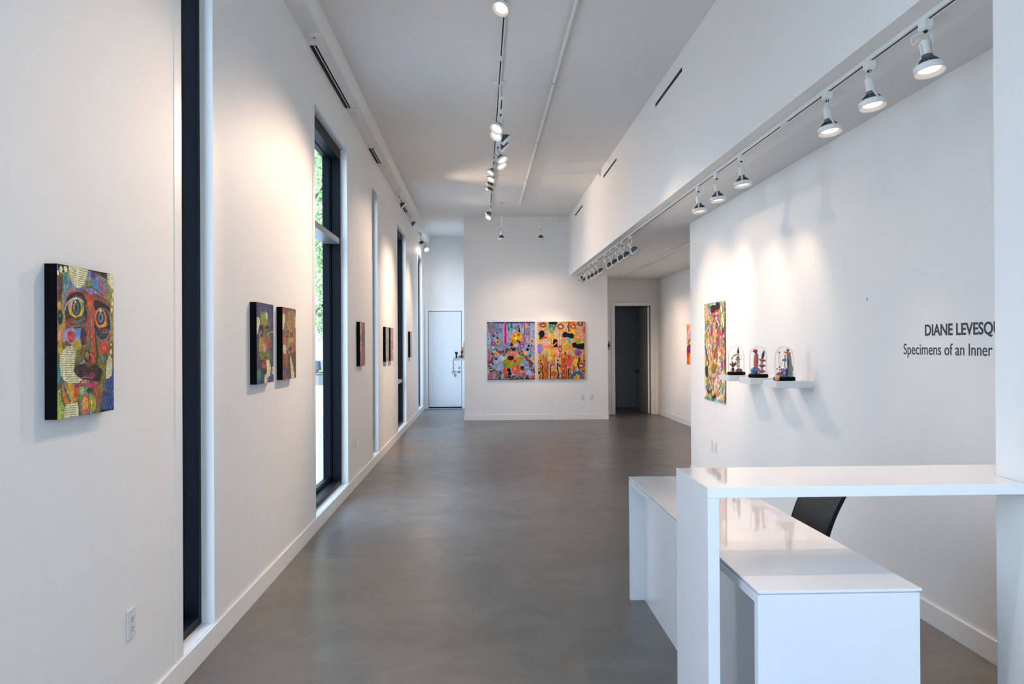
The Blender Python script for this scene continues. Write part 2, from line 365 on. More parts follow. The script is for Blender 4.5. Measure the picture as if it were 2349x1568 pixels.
# ---------------------------------------------------------------- doors
def leaf_door(n, e_loc, label, x0, x1, y, z1, mdoor, casing=.065, parent=None):
    e = thing('door_%d' % n, label, 'door', e_loc); e['kind'] = 'structure'
    return e
d1 = thing('door_1', 'closed white flush door at the end of the passage', 'door', (-.87, YE, 0)); d1['kind'] = 'structure'; iv = (.87, -YE, 0)
x0, x1, zt = -1.268, -.478, 2.375
MB().box(x0 - .085, x0 - .012, YE - .022, YE, 0, zt + .075).box(x1 + .012, x1 + .085, YE - .022, YE, 0, zt + .075).box(x0 - .012, x1 + .012, YE - .022, YE, zt + .012, zt + .075).build('casing', M['trim'], d1, iv, bevel=.003)
MB().box(x0 - .012, x1 + .012, YE - .004, YE, 0, zt + .012).build('door_gap', M['slot'], d1, iv)
MB().box(x0, x1, YE - .016, YE - .004, .05, zt).build('door_leaf', M['door'], d1, iv)
MB().box(x0, x1, YE - .03, YE - .004, 0, .018).build('threshold', M['chrome'], d1, iv)
hd = MB().lathe([(.0, 0), (.030, 0), (.032, .008), (.012, .014), (.011, .045), (0, .047)], 18, (0, -1, 0), (x1 - .055, YE - .016, .90)); hd.tube([(x1 - .055, YE - .058, .90), (x1 - .10, YE - .062, .90), (x1 - .18, YE - .06, .898)], [.010, .009, .007], 8)
hd.build('door_handle', M['chrome'], d1, iv)
MB().lathe([(0, 0), (.028, 0), (.030, .008), (.022, .02), (0, .022)], 18, (0, -1, 0), (x1 - .055, YE - .016, 1.0)).build('deadbolt', M['chrome'], d1, iv)

d2 = thing('door_2', 'restroom doorway with its door standing open inwards', 'door', ((DX0 + DX1) / 2, YA, 0)); d2['kind'] = 'structure'; iv = (-(DX0 + DX1) / 2, -YA, 0)
cs = MB(); g = .058
cs.box(DX0 - g, DX0 + .012, YA - .018, YA, 0, DZ + g).box(DX1 - .012, DX1 + g, YA - .018, YA, 0, DZ + g).box(DX0 + .012, DX1 - .012, YA - .018, YA, DZ - .012, DZ + g)
cs.box(DX0, DX0 + .018, YA, YA + .12, 0, DZ).box(DX1 - .018, DX1, YA, YA + .12, 0, DZ).box(DX0 + .018, DX1 - .018, YA, YA + .12, DZ - .018, DZ)
cs.build('casing', M['trim'], d2, iv, bevel=.002)
leaf = bpy.data.objects.new('door_leaf', MB().box(-.80, 0, -.042, 0, .012, DZ - .03).mesh('door_leaf', M['door_dark'])); C.objects.link(leaf); leaf.parent = d2
hx, hy = DX1 - .040, YA + .045
leaf.location = (hx + iv[0], hy + iv[1], 0); leaf.rotation_euler = (0, 0, -math.radians(86))
ed = MB().box(-.002, .0015, -.040, -.002, .014, DZ - .032).build('leaf_edge', M['trim'], leaf)
for z in (.25, .92, 1.55, 2.16): MB().box(-.001, .005, -.012, .004, z, z + .10).build('hinge', M['chrome'], leaf)
MB().lathe([(.026, 0), (.028, .006), (.012, .012), (.012, .035), (.026, .045), (.028, .06), (.018, .07), (0, .072)], 16, (0, -1, 0), (-.74, -.042, .92)).build('door_knob', M['dark_metal'], leaf)
d3 = thing('door_3', 'dark inner door with round knob inside the unlit room', 'door', (3.3, YE, 0)); d3['kind'] = 'structure'
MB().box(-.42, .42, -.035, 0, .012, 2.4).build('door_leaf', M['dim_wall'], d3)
MB().lathe([(.028, 0), (.03, .006), (.012, .012), (.012, .035), (.026, .045), (.028, .06), (.018, .07), (0, .072)], 16, (0, -1, 0), (-.11, -.035, .92)).build('door_knob', M['dark_metal'], d3)

# ---------------------------------------------------------------- wall plates
def plate(loc, facing, label, kind):      # facing: rotation about z so that local -y looks into the room
    e = thing('wall_outlet' if kind == 'outlet' else 'blank_wall_plate' if kind == 'blank' else 'light_switch', label, 'outlet' if kind == 'outlet' else 'wall plate', loc, rz=facing)
    MB().box(-.035, .035, -.006, 0, -.058, .058).build('cover_plate', M['plastic'], e, bevel=.002)
    if kind != 'blank': MB().box(-.0165, .0165, -.008, -.006, -.034, .034).build('insert', M['plastic'], e, bevel=.0008)
    if kind == 'outlet':
        h = MB()
        for z in (.018, -.018): h.box(-.008, -.0055, -.0088, -.008, z - .001, z + .007).box(.0055, .008, -.0088, -.008, z - .001, z + .007).lathe([(.003, 0), (.003, .0008)], 10, (0, -1, 0), (0, -.008, z - .008))
        h.build('socket_holes', M['slotgrey'], e)
    if kind == 'switch': MB().box(-.012, .012, -.011, -.008, -.02, .02).build('rocker', M['plastic'], e)
RL, RR, RBk = math.pi / 2, -math.pi / 2, 0
plate((XL, 3.238, .460), RL, 'white duplex outlet low on the wall beneath the large face painting', 'outlet')
plate((XL, 8.745, .462), RL, 'blank white cover plate right of the wide window, nearer one of the pair', 'blank')
plate((XL, 8.908, .462), RL, 'white outlet right of the wide window, farther one of the pair', 'outlet')
plate((XL, 15.56, .45), RL, 'small white outlet below the last portrait of the window wall', 'outlet')
plate((XR, 8.565, .455), RR, 'blank white plate low under the tall paper painting', 'blank')
plate((XR, 8.425, .455), RR, 'white outlet with dark holes low under the shelves side', 'outlet')
plate((2.105, YB, .455), RBk, 'white outlet low on the back wall under the golden canvas', 'outlet')
plate((2.285, YB, .455), RBk, 'white plate low on the back wall, nearest the restroom corner', 'switch')
plate((XF, 17.1, .47), RR, 'white outlet low on the rear right side wall', 'outlet')
tag(MB().lathe([(.011, 0), (.011, .002), (0, .003)], 14, (-1, 0, 0), (XR, 5.076, 1.831)).build('screw_cap', M['card']), 'tiny grey round cap on the wall above the shelves and lettering', 'cap')

# ---------------------------------------------------------------- air slots
def slot_face(y0, y1, label):
    e = thing('air_slot', label, 'air vent', (XB, (y0 + y1) / 2, 4.03), 'black air slots in the bulkhead face'); h = (y1 - y0) / 2
    MB().box(-.003, 0, -h, h, -.019, .019).build('slot_opening', M['slot'], e)
    MB().box(-.004, 0, -h - .003, h + .003, .019, .022).box(-.004, 0, -h - .003, h + .003, -.022, -.019).build('slot_rim', M['trim'], e)
slot_face(7.22, 8.32, 'black linear air slot in the bulkhead, the longest and closest')
slot_face(10.75, 11.88, 'black linear air slot in the bulkhead, middle of three')
slot_face(14.36, 15.46, 'black linear air slot in the bulkhead, nearest the back wall')
def slot_soffit(y0, y1, label):
    e = thing('linear_diffuser', label, 'air vent', (XL + .03, (y0 + y1) / 2, 4.0), 'linear diffusers in the soffit'); h = (y1 - y0) / 2
    MB().box(-.029, .030, -h, h, -.004, 0).build('slot_opening', M['slot'], e)
    MB().box(.006, .0115, -h, h, -.010, -.004).box(.030, .034, -h, h, -.006, 0).box(-.029, .034, h, h + .006, -.006, 0).build('blade', M['trim'], e)
slot_soffit(6.63, 8.36, 'long dark linear diffuser in the soffit above the wide window')
slot_soffit(10.08, 10.9, 'short dark linear diffuser in the soffit above the narrow window')
slot_soffit(13.6, 14.9, 'dark linear diffuser in the soffit behind the small spotlight')

# ---------------------------------------------------------------- lamps
NL = 22
sock = MB().lathe([(.0, .034), (.019, .034), (.020, .030), (.020, -.03), (.0215, -.034)], NL)
heat = MB().lathe([(.016, -.030), (.0225, -.034), (.0225, -.044), (.020, -.048), (.030, -.064), (.046, -.078), (.050, -.088)], NL, cap=False)
for k in range(18):
    a = 2 * math.pi * k / 18; c, s = math.cos(a), math.sin(a); t = .0018
    pr = [(.019, -.050), (.028, -.050), (.040, -.060), (.049, -.074), (.0525, -.088), (.040, -.088)]
    vs = [(r * c - t * s * d, r * s + t * c * d, z) for d in (-1, 1) for r, z in pr]; n = len(pr)
    heat.add(vs, [tuple(range(n)), tuple(reversed(range(n, 2 * n)))] + [(i, i + n, (i + 1) % n + n, (i + 1) % n) for i in range(n)])
rim = MB().lathe([(.054, -.084), (.063, -.084), (.0645, -.087), (.0645, -.114), (.0625, -.114), (.0605, -.103), (.0455, -.098), (.0455, -.084)], 32, cap=False)
lens = MB().lathe([(.0, -.1015), (.024, -.1005), (.0455, -.098)], 28, cap=False)
yoke = MB()
for d in (-1, 1): yoke.strap([(d * .0235, .02), (d * .0235, -.03), (d * .058, -.082), (d * .0655, -.092), (d * .0655, -.104)], .013, .0022)
adp = MB().box(-.018, .018, -.030, .030, -.034, 0).box(-.014, .014, -.024, .024, -.042, -.034)
nipple = MB().lathe([(.009, -.042), (.009, -.052)], 12)
arm = MB().strap([(.0, -.050), (.024, -.056), (.0262, -.064), (.0262, -.125)], .014, .0025)
LM = {k: v.mesh(k, m) for k, v, m in (('adapter', adp, M['white_metal']), ('swivel', nipple, M['slot']), ('arm', arm, M['white_metal']), ('yoke', yoke, M['white_metal']),
      ('socket', sock, M['white_metal']), ('heat_sink', heat, M['fin']), ('rim', rim, M['white_metal']), ('lens', lens, M['lens']))}
cord_m = MB().tube([(0, .0, -.05), (-.03, .012, -.052), (-.052, .02, -.066), (-.056, .022, -.085), (-.045, .02, -.098), (-.034, .016, -.088), (-.026, .01, -.074), (-.018, .004, -.078)], .0022, 6).mesh('cord', M['white_metal'])
def lp(name, me, par, loc=(0, 0, 0), q=None):
    o = bpy.data.objects.new(name, me); C.objects.link(o); o.parent = par; o.location = loc
    if q: o.rotation_mode = 'QUATERNION'; o.rotation_quaternion = q
    return o
PIV = -.118
def lamp(loc, aim, label, group, mount='track', power=0.0, size=46, beam=None, cord=False, armrot=0.0, kind='track_spotlight', tint=(1, .73, .54), drop=0.0):
    """aim: point the head faces; beam: point the light cone centre hits"""
    e = thing(kind, label, 'spotlight', loc, group)
    if mount == 'canopy':
        lp('canopy', canopy_mesh, e)
        lp('stem', stem_mesh(drop), e)
    loc2 = Vector((0, 0, -drop)); 
    if mount == 'track' or drop > 0: lp('adapter', LM['adapter'], e, loc2)
    lp('swivel', LM['swivel'], e, loc2)
    q0 = Quaternion((0, 0, 1), armrot)
    lp('arm', LM['arm'], e, loc2, q0)
    piv = loc2 + Vector((0, 0, PIV)); d = (Vector(aim) - Vector(loc) - piv).normalized()
    q = Vector((0, 0, -1)).rotation_difference(d) @ q0
    for k in ('yoke', 'socket', 'heat_sink', 'rim', 'lens'): lp(k, LM[k], e, piv, q)
    if cord: lp('cord', cord_m, e, loc2, q0)
    if power:
        ld = bpy.data.lights.new('lamp_light', 'SPOT'); ld.energy = power * 1.0; ld.spot_size = math.radians(size); ld.spot_blend = .85; ld.color = tint; ld.shadow_soft_size = .014
        d2 = (Vector(beam or aim) - Vector(loc) - piv).normalized()
        lo = bpy.data.objects.new('lamp_light', ld); C.objects.link(lo); lo.parent = e; lo.location = piv + d * .118
        lo.rotation_euler = d2.to_track_quat('-Z', 'Y').to_euler()
    return e
canopy_mesh = MB().lathe([(0, 0), (.0635, 0), (.0635, -.006), (.058, -.013), (.012, -.016), (0, -.016)], 28).mesh('canopy', M['white_metal'])
_st = {}
def stem_mesh(d):
    d = round(max(d, .03), 3)
    if d not in _st: _st[d] = MB().lathe([(.0055, -.012), (.0055, -d - .002)], 10).mesh('stem', M['white_metal'])
    return _st[d]

def rail(name, x, y0, y1, z, label, gaps=(), size=.018):
    e = thing(name, label, 'light track', (x, (y0 + y1) / 2, z)); m = (y0 + y1) / 2
    MB().box(-size, -.006, y0 - m, y1 - m, -.020, 0).box(.006, size, y0 - m, y1 - m, -.020, 0).box(-.006, .006, y0 - m, y1 - m, -.006, 0).build('channel', M['white_metal'], e)
    s = MB(); ys = [y0 + .02] + [g for g in gaps for _ in (0, 1)] + [y1 - .02]
    for i in range(0, len(ys), 2):
        a = ys[i] + (.06 if i else 0); b = ys[i + 1] - (.06 if i + 2 < len(ys) else 0)
        s.box(-.006, .006, a - m, b - m, -.0185, -.006)
    s.build('slot', M['slot'], e)
    for g in gaps: MB().box(-size - .001, size + .001, g - m - .06, g - m + .06, -.0215, -.0005).build('coupler', M['white_metal'], e)
    for g in (y0 + .004, y1 - .004): MB().box(-size - .001, size + .001, g - m - .016, g - m + .016, -.0215, -.0).build('end_cap', M['white_metal'], e)
XT1 = 1.945; ZT1 = ZLOW - .020
rail('track_rail', XT1, 2.93, 16.4, ZLOW, 'white light track under the low ceiling beside the bulkhead edge', (5.08, 9.6, 13.6))
rail('track_rail', 2.955, 7.0, 17.15, ZLOW, 'empty white light track over the rear right area', (12.75,))
rail('track_rail', .197, -1.0, 15.6, ZC, 'white light track down the middle of the high ceiling', (6.25, 7.4, 11.2))
rail('track_rail', .205, 7.45, 9.6, 3.842, 'short dropped light track hung below the high ceiling')
for y in (8.14, 9.2):
    pass
ds = thing('drop_stem', 'white round canopy and stem holding the dropped light track', 'light track', (.205, 8.14, ZC)); 
lp('canopy', canopy_mesh, ds); MB().lathe([(.011, -.012), (.011, -.3575)], 12).build('stem', M['white_metal'], ds)
ds = thing('drop_stem', 'thin white stem at the far end of the dropped light track', 'light track', (.205, 9.3, ZC - .021))
MB().lathe([(.006, 0), (.006, -.3365)], 10).build('stem', M['white_metal'], ds)

# tube conduit on the ceiling
cd = thing('ceiling_conduit', 'round white tube with ring clips along the high ceiling', 'conduit', (.742, 7.0, ZC))
MB().tube([(0, -8, -.030), (0, 8.0, -.030)], .0145, 14).build('tube', M['white_metal'], cd)
for k in range(-1, 7):
    y = 6.85 + 1.185 * k
    rg = MB().lathe([(.0145, -.012), (.0175, -.012), (.0175, .012), (.0145, .012)], 16, (0, 1, 0), (0, y - 7.0, -.030), cap=False).box(-.006, .006, y - 7.012, y - 6.988, -.016, 0).build('ring_clip', M['chrome' if k % 2 else 'white_metal'], cd)

G1 = 'spotlights on the right hand track'
right = [(3.44, (2.10, 3.12, .9), 'large white spotlight nearest the right pier on the low track', 2.7, (1.55, 3.35, .5)),
         (3.95, (2.10, 3.66, .9), 'second white spotlight from the pier on the low track', 2.4, (1.7, 3.8, .5)),
         (4.44, (2.10, 4.12, .9), 'third white spotlight from the pier, its lens showing', 1.3, (2.0, 4.3, .5)),
         (5.935, (2.12, 5.74, .9), 'spotlight nearest after the track joint, above the front shelf', 1.0, (2.475, 6.3, 1.3)),
         (6.56, (2.12, 6.40, .9), 'middle spotlight of the three above the floating shelves', 1.0, (2.475, 7.0, 1.3)),
         (7.115, (2.12, 6.95, .9), 'farthest spotlight of the three above the floating shelves', 1.5, (2.475, 8.3, 1.3))]
for i, (y, aim, lab, pw, bm_) in enumerate(right):
    lamp((XT1, y, ZT1), aim, lab, G1, power=pw * 8.5, size=64 if i < 3 else 88, beam=bm_, cord=True, armrot=(0.0 if i == 0 else math.pi / 2) if i < 3 else 1.2)
G2 = 'cluster of tilted spotlights on the low track'
ys = [10.41, 10.98, 11.42, 11.96, 12.43, 13.37, 13.81, 14.32, 14.72]
names = ['closest', 'second', 'third', 'fourth', 'fifth', 'sixth', 'seventh', 'eighth', 'ninth']
for i, y in enumerate(ys):
    lamp((XT1, y, ZT1), (XT1 + 1.0, y + .35, 1.85), names[i] + ' tilted white spotlight of the cluster under the bulkhead', G2, power=37.0, size=50, beam=(3.93, y + 1.8, 1.5), armrot=.3)
lamp((XT1, 14.98, ZT1), (1.15, 16.6, 1.6), 'spotlight turned toward the back wall at the cluster end, nearer one', G2, power=13.5, size=50, armrot=1.2)
lamp((XT1, 15.3, ZT1), (1.5, 16.6, 1.5), 'last spotlight of the cluster, turned toward the golden canvas', G2, power=13.5, size=50, armrot=1.2)
G3 = 'spotlights on the middle ceiling tracks'
ZTC = ZC - .020
lamp((.197, 2.2, ZC - .020), (1.15, 2.62, .74), 'white spotlight on the high track nearest the entrance, over the desk', 'spotlights on the middle ceiling tracks', power=90.0 * .55, size=34)
def face_y(y): return (XL, y, 1.70)
def tl(y): return (-.85, y - 1.15, 1.9)
lamp((.197, 4.90, ZTC), tl(4.9), 'lit spotlight overhead just in front of the first ceiling spotlight', G3, power=90.0 * .85, size=54, beam=(XL, 2.95, 1.5))
lamp((.197, 5.86, ZTC), tl(5.86), 'brightly lit spotlight at the top edge, closest on the high track', G3, power=90.0 * .12, size=50, beam=(XL, 5.2, 1.6))
lamp((.205, 7.80, 3.822), tl(7.8), 'lit spotlight on the dropped track facing the paired portraits, upper', G3, power=90.0 * 1.1, size=60, beam=face_y(5.15))
lamp((.205, 8.05, 3.822), tl(8.05), 'lit spotlight on the dropped track facing the paired portraits, lower', G3, power=90.0 * 1.1, size=60, beam=face_y(5.75))
lamp((.205, 8.19, 3.822), (2.3, 8.6, 1.7), 'white spotlight on the dropped track turned right, its back showing', G3, power=90.0 * .9, size=46, beam=(2.475, 8.45, 1.45))
lamp((.205, 8.50, 3.822), (2.3, 9.0, 1.6), 'white spotlight on the dropped track turned right, below its twin', G3, power=90.0 * .5, size=46, beam=(2.475, 8.45, 1.5))
lamp((.205, 9.08, 3.822), (1.3, 8.3, 1.9), 'lit spotlight on the dropped track facing the floating shelves', G3, power=90.0 * .6, size=44, beam=(2.475, 6.9, 1.45))
lamp((.205, 9.38, 3.822), (1.3, 8.6, 1.9), 'lit spotlight at the far end of the dropped track facing the shelves', G3, power=90.0 * .6, size=44, beam=(2.475, 6.1, 1.45))
lamp((.197, 11.4, ZTC), (XL, 10.6, 1.5), 'dark backed spotlight, nearest of four on the high track', G3, power=90.0 * 1.2, size=60, beam=face_y(9.3))
lamp((.197, 11.85, ZTC), (-.9, 10.9, 1.6), 'lit spotlight, second of four on the high track', G3, power=90.0 * 1.0, size=60, beam=face_y(11.75))
lamp((.197, 12.25, ZTC), (XL, 13.0, 1.5), 'dark backed spotlight, third of four on the high track', G3, power=90.0 * 1.1, size=60, beam=face_y(12.3))
lamp((.197, 12.65, ZTC), (XL, 13.4, 1.5), 'dark backed spotlight, farthest of four on the high track', G3, power=90.0 * .5, size=60, beam=face_y(12.6))
lamp((.197, 15.0, ZTC), (-1.2, 16.3, 1.5), 'unlit looking spotlight near the end of the high track', G3, power=90.0 * 1.1, size=60, beam=face_y(15.6))
lamp((.197, 15.45, ZTC), (-1.0, 14.0, 2.0), 'lit spotlight at the very end of the high track', G3, power=90.0 * .2, size=60, beam=face_y(15.6))
G4 = 'hanging pendants before the back wall'
lamp((.395, 15.07, ZC), (.43, 15.6, 1.5), 'left hanging pendant spotlight before the back wall', G4, mount='canopy', power=13.5 * 1.5, size=84, beam=(.9, 16.6, 1.5), drop=.44, kind='pendant_spotlight')
lamp((1.135, 15.07, ZC), (1.16, 15.6, 1.5), 'right hanging pendant spotlight before the back wall', G4, mount='canopy', power=13.5 * 1.5, size=84, beam=(1.4, 16.6, 1.5), drop=.44, kind='pendant_spotlight')
G5 = 'small spotlights under the soffit'
for i, (y, aim, lab, pw) in enumerate(((13.0, (-.65, 13.3, 3.2), 'small spotlight under the soffit, nearest of four', .8), (15.07, (-.5, 15.4, 3.2), 'small spotlight under the soffit beside the dark diffuser', .22),
        (17.66, (-1.15, 18.6, 2.9), 'small spotlight under the soffit in the passage', .15), (19.2, (-.9, 18.2, 3.2), 'lit small spotlight under the soffit beside the end wall', .12))):
    lamp((-1.302, y, 4.0), aim, lab, G5, mount='canopy', power=pw * 90.0, size=100, beam=(XB, y - 1.0, 2.8) if i < 2 else None, armrot=.6, kind='soffit_spotlight', drop=0.02)
for y, lab in ((6.42, 'round white blank canopy in the soffit, closest to the front'), (8.47, 'round white blank canopy past the long diffuser'), (9.97, 'round white blank canopy before the short diffuser'), (10.97 + .1, 'round white blank canopy past the short diffuser')):
    e = thing('ceiling_canopy', lab, 'canopy', (-1.302, y, 4.0), 'blank canopies in the soffit'); lp('cover', canopy_mesh, e)
    MB().box(-.005, .005, -.018, .018, -.0175, -.0155).build('screw_slot', M['fin'], e)

# ---------------------------------------------------------------- reception counter and desk
cz, cy0, cy1, cx0 = 1.06, 2.722, 3.166, .770
ct = thing('reception_counter', 'tall white waterfall reception counter attached to the right pier', 'counter', (cx0, cy0, 0)); iv = Vector((-cx0, -cy0, 0))
MB().prism([(cx0, cy0), (1.8925, cy0), (1.8925, 2.901), (XR - .0, 2.901), (XR - .0, cy1), (cx0, cy1)], cz - .036, cz).build('counter_top', M['lam'], ct, iv, bevel=.0015)
MB().box(cx0, cx0 + .040, cy0, cy1, 0, cz - .0362).build('side_panel', M['lam2'], ct, iv, bevel=.0015)
dz, dy0, dy1, dx0, dx1 = .743, 2.60, 4.895, .899, 1.446
dk = thing('reception_desk', 'low long white glossy desk running under the tall counter', 'desk', (dx0, dy0, 0)); iv = Vector((-dx0, -dy0, 0))
MB().box(dx0, dx1, dy0, dy1, dz - .008, dz).build('desk_top', M['lam'], dk, iv, bevel=.001)
MB().box(dx0 + .010, dx1 - .015, dy0 + .008, dy1 - .008, dz - .013, dz - .0082).build('shadow_gap', M['plastic'], dk, iv)
MB().box(dx0, dx1 - .008, dy0, dy0 + .036, 0, dz - .0132).build('end_panel', M['lam2'], dk, iv, bevel=.001)
MB().box(dx0, dx1 - .008, dy1 - .036, dy1, 0, dz - .0132).build('end_panel', M['lam2'], dk, iv, bevel=.001)
MB().box(dx0, dx0 + .03, dy0 + .0362, dy1 - .0362, dz - .045, dz - .0132).box(dx1 - .04, dx1 - .01, dy0 + .0362, dy1 - .0362, dz - .045, dz - .0132).build('apron', M['lam2'], dk, iv, bevel=.001)
MB().box(.985, 1.003, dy0 + .0362, dy1 - .0362, 0, dz - .0132).build('modesty_panel', M['lam2'], dk, iv)

# chair: slim leather side chair
ch = thing('office_chair', 'black leather chair standing behind the white desk', 'chair', (1.62, 4.27, 0))
def curved_back(y0, y1, z0, z1, th, n=14, grow=0.0):
    mb = MB(); vs = []
    for i in range(n + 1):
        t = i / n; z = z0 + (z1 - z0) * t; x = .095 + .05 * t + .17 * t * t * .62
        for d in (0, th): vs += [(x + d, y0 - .012 * t, z), (x + d, y1 + .012 * t, z)]
    fs = []
    for i in range(n):
        b = 4 * i; fs += [(b, b + 1, b + 5, b + 4), (b + 2, b + 6, b + 7, b + 3), (b, b + 4, b + 6, b + 2), (b + 1, b + 3, b + 7, b + 5)]
    fs += [(0, 2, 3, 1), (4 * n, 4 * n + 1, 4 * n + 3, 4 * n + 2)]
    return mb.add(vs, fs, False)
curved_back(-.215, .215, .43, .835, .035).build('backrest', M['leather'], ch, bevel=.010)
for s in (-1, 1):
    pts = []
    for i in range(15):
        t = i / 14; z = .43 + .405 * t; pts.append((.095 + .05 * t + .105 * t * t + .003, s * (.215 + .012 * t), z))
    MB().tube(pts, .005, 6).build('piping', M['piping'], ch)
MB().prism([(-.20, -.22), (.12, -.215), (.12, .215), (-.20, .22)], .40, .455).build('seat', M['leather'], ch, bevel=.015)
for sx in (-.18, .12):
    for sy in (-.20, .20): MB().box(sx - .015, sx + .015, sy - .015, sy + .015, 0, .40).build('leg', M['piping'], ch)

# ---------------------------------------------------------------- floating shelves, bell jars, sculptures
def shelf(x0, x1, y0, y1, z, label):
    return tag(MB().box(x0, x1, y0, y1, z - .05, z).build('floating_shelf', M['lam2'], bevel=.002), label, 'shelf', 'white floating shelves')
SZ = 1.268
shelf(2.20, XR, 5.93, 6.22, SZ, 'white floating shelf nearest the lettering')
shelf(2.20, XR, 6.51, 6.80, SZ, 'white floating shelf in the middle of the wall row')
shelf(2.20, XR, 7.09, 7.38, SZ, 'white floating shelf beside the tall paper painting')
def P(col, rough=.5): 
    k = 'c_' + col
    if k not in M: M[k] = mat('clay_' + col, col, rough, noise=.12, nscale=40)
    return M[k]
JX = 2.315
basem = MB().lathe([(0, 0), (.075, 0), (.080, .004), (.080, .022), (.075, .028), (0, .028)], 40)
domem = MB().lathe([(.0695, .0285), (.0700, .16), (.0690, .185), (.064, .210), (.053, .234), (.038, .250), (.020, .2585), (0, .261)], 40, cap=False)
BMe = basem.mesh('wooden_base', M['edge']); DMe = domem.mesh('glass_dome', M['cloche'])
def jar(y, label):
    e = thing('bell_jar', label, 'bell jar', (JX, y, SZ), 'bell jars on the floating shelves'); lp('wooden_base', BMe, e); lp('glass_dome', DMe, e); return e
jar(7.235, 'glass bell jar on the shelf beside the tall paper painting'); jar(6.655, 'glass bell jar on the middle shelf'); jar(6.075, 'glass bell jar on the shelf nearest the lettering')
B0 = .0285
# sculpture A (far): x offset is measured to the right as seen from the gallery = -y and +x mixed; local x = viewer right
def scul(y, label):
    return thing('clay_sculpture', label, 'sculpture', (JX, y, SZ + B0), rz=-.40)
a = scul(7.235, 'striped and twisted clay sculpture with black spike inside the farthest bell jar')
MB().ball((.022, 0, .004), (.030, .026, .026)).build('mound', P('6a2a3a'), a)
MB().ball((.038, .005, .008), (.016, .016, .020)).build('mound', P('4a5a78'), a)
st = MB()
for k in range(9): st.lathe([(.005, 0), (.013 + .001 * (k > 3), .001), (.013 + .001 * (k > 3), .005), (.005, .006)], 14, org=(.018, 0, .030 + k * .0085))
st.build('stacked_discs', P('e0d0d0'), a)
st = MB()
for k in range(6): st.lathe([(.014, 0), (.0175, .001), (.0175, .003), (.014, .0035)], 14, org=(.016, 0, .044 + k * .0105), cap=False)
st.build('dark_rings', P('3a2024'), a)
MB().ball((.014, 0, .112), (.022, .018, .010)).tube([(-.006, 0, .110), (.000, 0, .108), (.03, .0, .112), (.046, 0, .122)], [.005, .006, .004, .001], 8).build('olive_leaf', P('8a8a30'), a)
MB().ball((.014, 0, .127), (.018, .014, .007)).ball((.016, 0, .136), (.009, .009, .008)).build('brown_knob', P('7a5548'), a)
MB().tube([(-.036, 0, .126), (-.03, 0, .134), (-.018, 0, .146), (0, 0, .155), (.014, 0, .152)], [.003, .004, .0055, .0065, .005], 8).build('red_arm', P('b83a34'), a)
MB().ball((-.036, 0, .120), (.009, .009, .011)).ball((.004, .0, .155), (.009, .007, .008)).build('ochre_bud', P('c98a3a'), a)
MB().ball((.018, 0, .180), (.011, .011, .017)).tube([(.018, 0, .192), (.018, 0, .205), (.019, 0, .218)], [.008, .005, .0045], 8).tube([(.018, 0, .166), (.02, 0, .148)], [.004, .003], 6).build('black_spike', P('1c2426'), a)
MB().tube([(.024, 0, .146), (.034, 0, .150), (.042, 0, .148), (.05, 0, .154), (.056, 0, .153)], [.004, .003, .0015, .0015, .001], 6).build('grey_twig', P('6a6450'), a)
MB().lathe([(.003, -.026), (.012, -.020), (.024, -.002), (.016, .010), (.006, .014), (.0, .05)], 14, (-.25, 0, 1), (-.030, 0, .066)).build('brown_bell', P('5a3028'), a)
MB().ball((-.052, 0, .070), (.008, .008, .010)).build('olive_button', P('7a7a4a'), a)
MB().ball((-.006, 0, .072), (.010, .012, .018)).build('red_link', P('8a3028'), a)
MB().ball((-.030, 0, .018), (.015, .014, .022)).tube([(-.03, 0, .036), (-.031, 0, .048)], [.006, .004], 8).build('black_gourd', P('121416'), a)
MB().ball((-.040, -.012, .008), (.012, .010, .011)).build('ochre_foot', P('cf8a34'), a)
b = scul(6.655, 'blue and red clay columns with stacked red saucers inside the middle bell jar')
MB().ball((-.030, 0, .026), (.030, .028, .032)).ball((-.004, .012, .028), (.018, .018, .026)).build('blue_pot', P('2a4f98'), b)
st = MB()
for k in range(26): 
    aa = k * 2.4; hh = .004 + .046 * ((k * 7) % 26) / 26; rr = .030 * math.sqrt(max(.05, 1 - ((hh - .026) / .032) ** 2)); st.ball((-.030 + rr * math.cos(aa), .93 * rr * math.sin(aa), hh), .0035, 6, 4)
st.build('pale_dots', P('9ab8e0'), b)
MB().lathe([(.014, 0), (.017, .02), (.016, .08), (.013, .11), (.007, .128), (.004, .134)], 16, org=(-.016, 0, .052)).build('red_column', P('c0483c'), b)
MB().tube([(-.030, 0, .060), (-.031, 0, .11), (-.028, 0, .15), (-.026, 0, .160)], [.005, .006, .005, .003], 8).build('olive_edge', P('b08a30'), b)
MB().ball((-.003, -.004, .120), (.007, .008, .05)).build('dark_red_fin', P('7a2428'), b)
MB().lathe([(.003, -.022), (.010, -.012), (.017, 0), (.014, .008), (0, .013)], 16, org=(-.020, 0, .188)).build('blue_calyx', P('3a4a9a'), b)
MB().lathe([(.012, -.004), (.022, .0), (.016, .010), (.006, .016), (0, .017)], 16, (-.35, 0, 1), (-.024, 0, .192)).build('red_cap', P('c42a28'), b)
st = MB(); sc_ = MB()
for k, (zz, tilt) in enumerate(((.022, 0), (.068, .0), (.114, .22))): st.lathe([(.006, -.013), (.020, -.006), (.032, .002), (.022, .009), (.008, .012)], 20, (tilt, 0, 1), (.030 + .002 * k, 0, zz))
for zz in (.030, .076): sc_.lathe([(.014, 0), (.010, .010), (.011, .028)], 14, org=(.030, 0, zz))
st.build('red_saucers', P('b83a48'), b); sc_.build('grey_cups', P('9aa494'), b)
MB().lathe([(.0, -.038), (.008, -.030), (.0115, 0), (.008, .026), (0, .038)], 12, (.22, 0, 1), (.040, 0, .160)).build('black_feather', P('1e2628'), b)
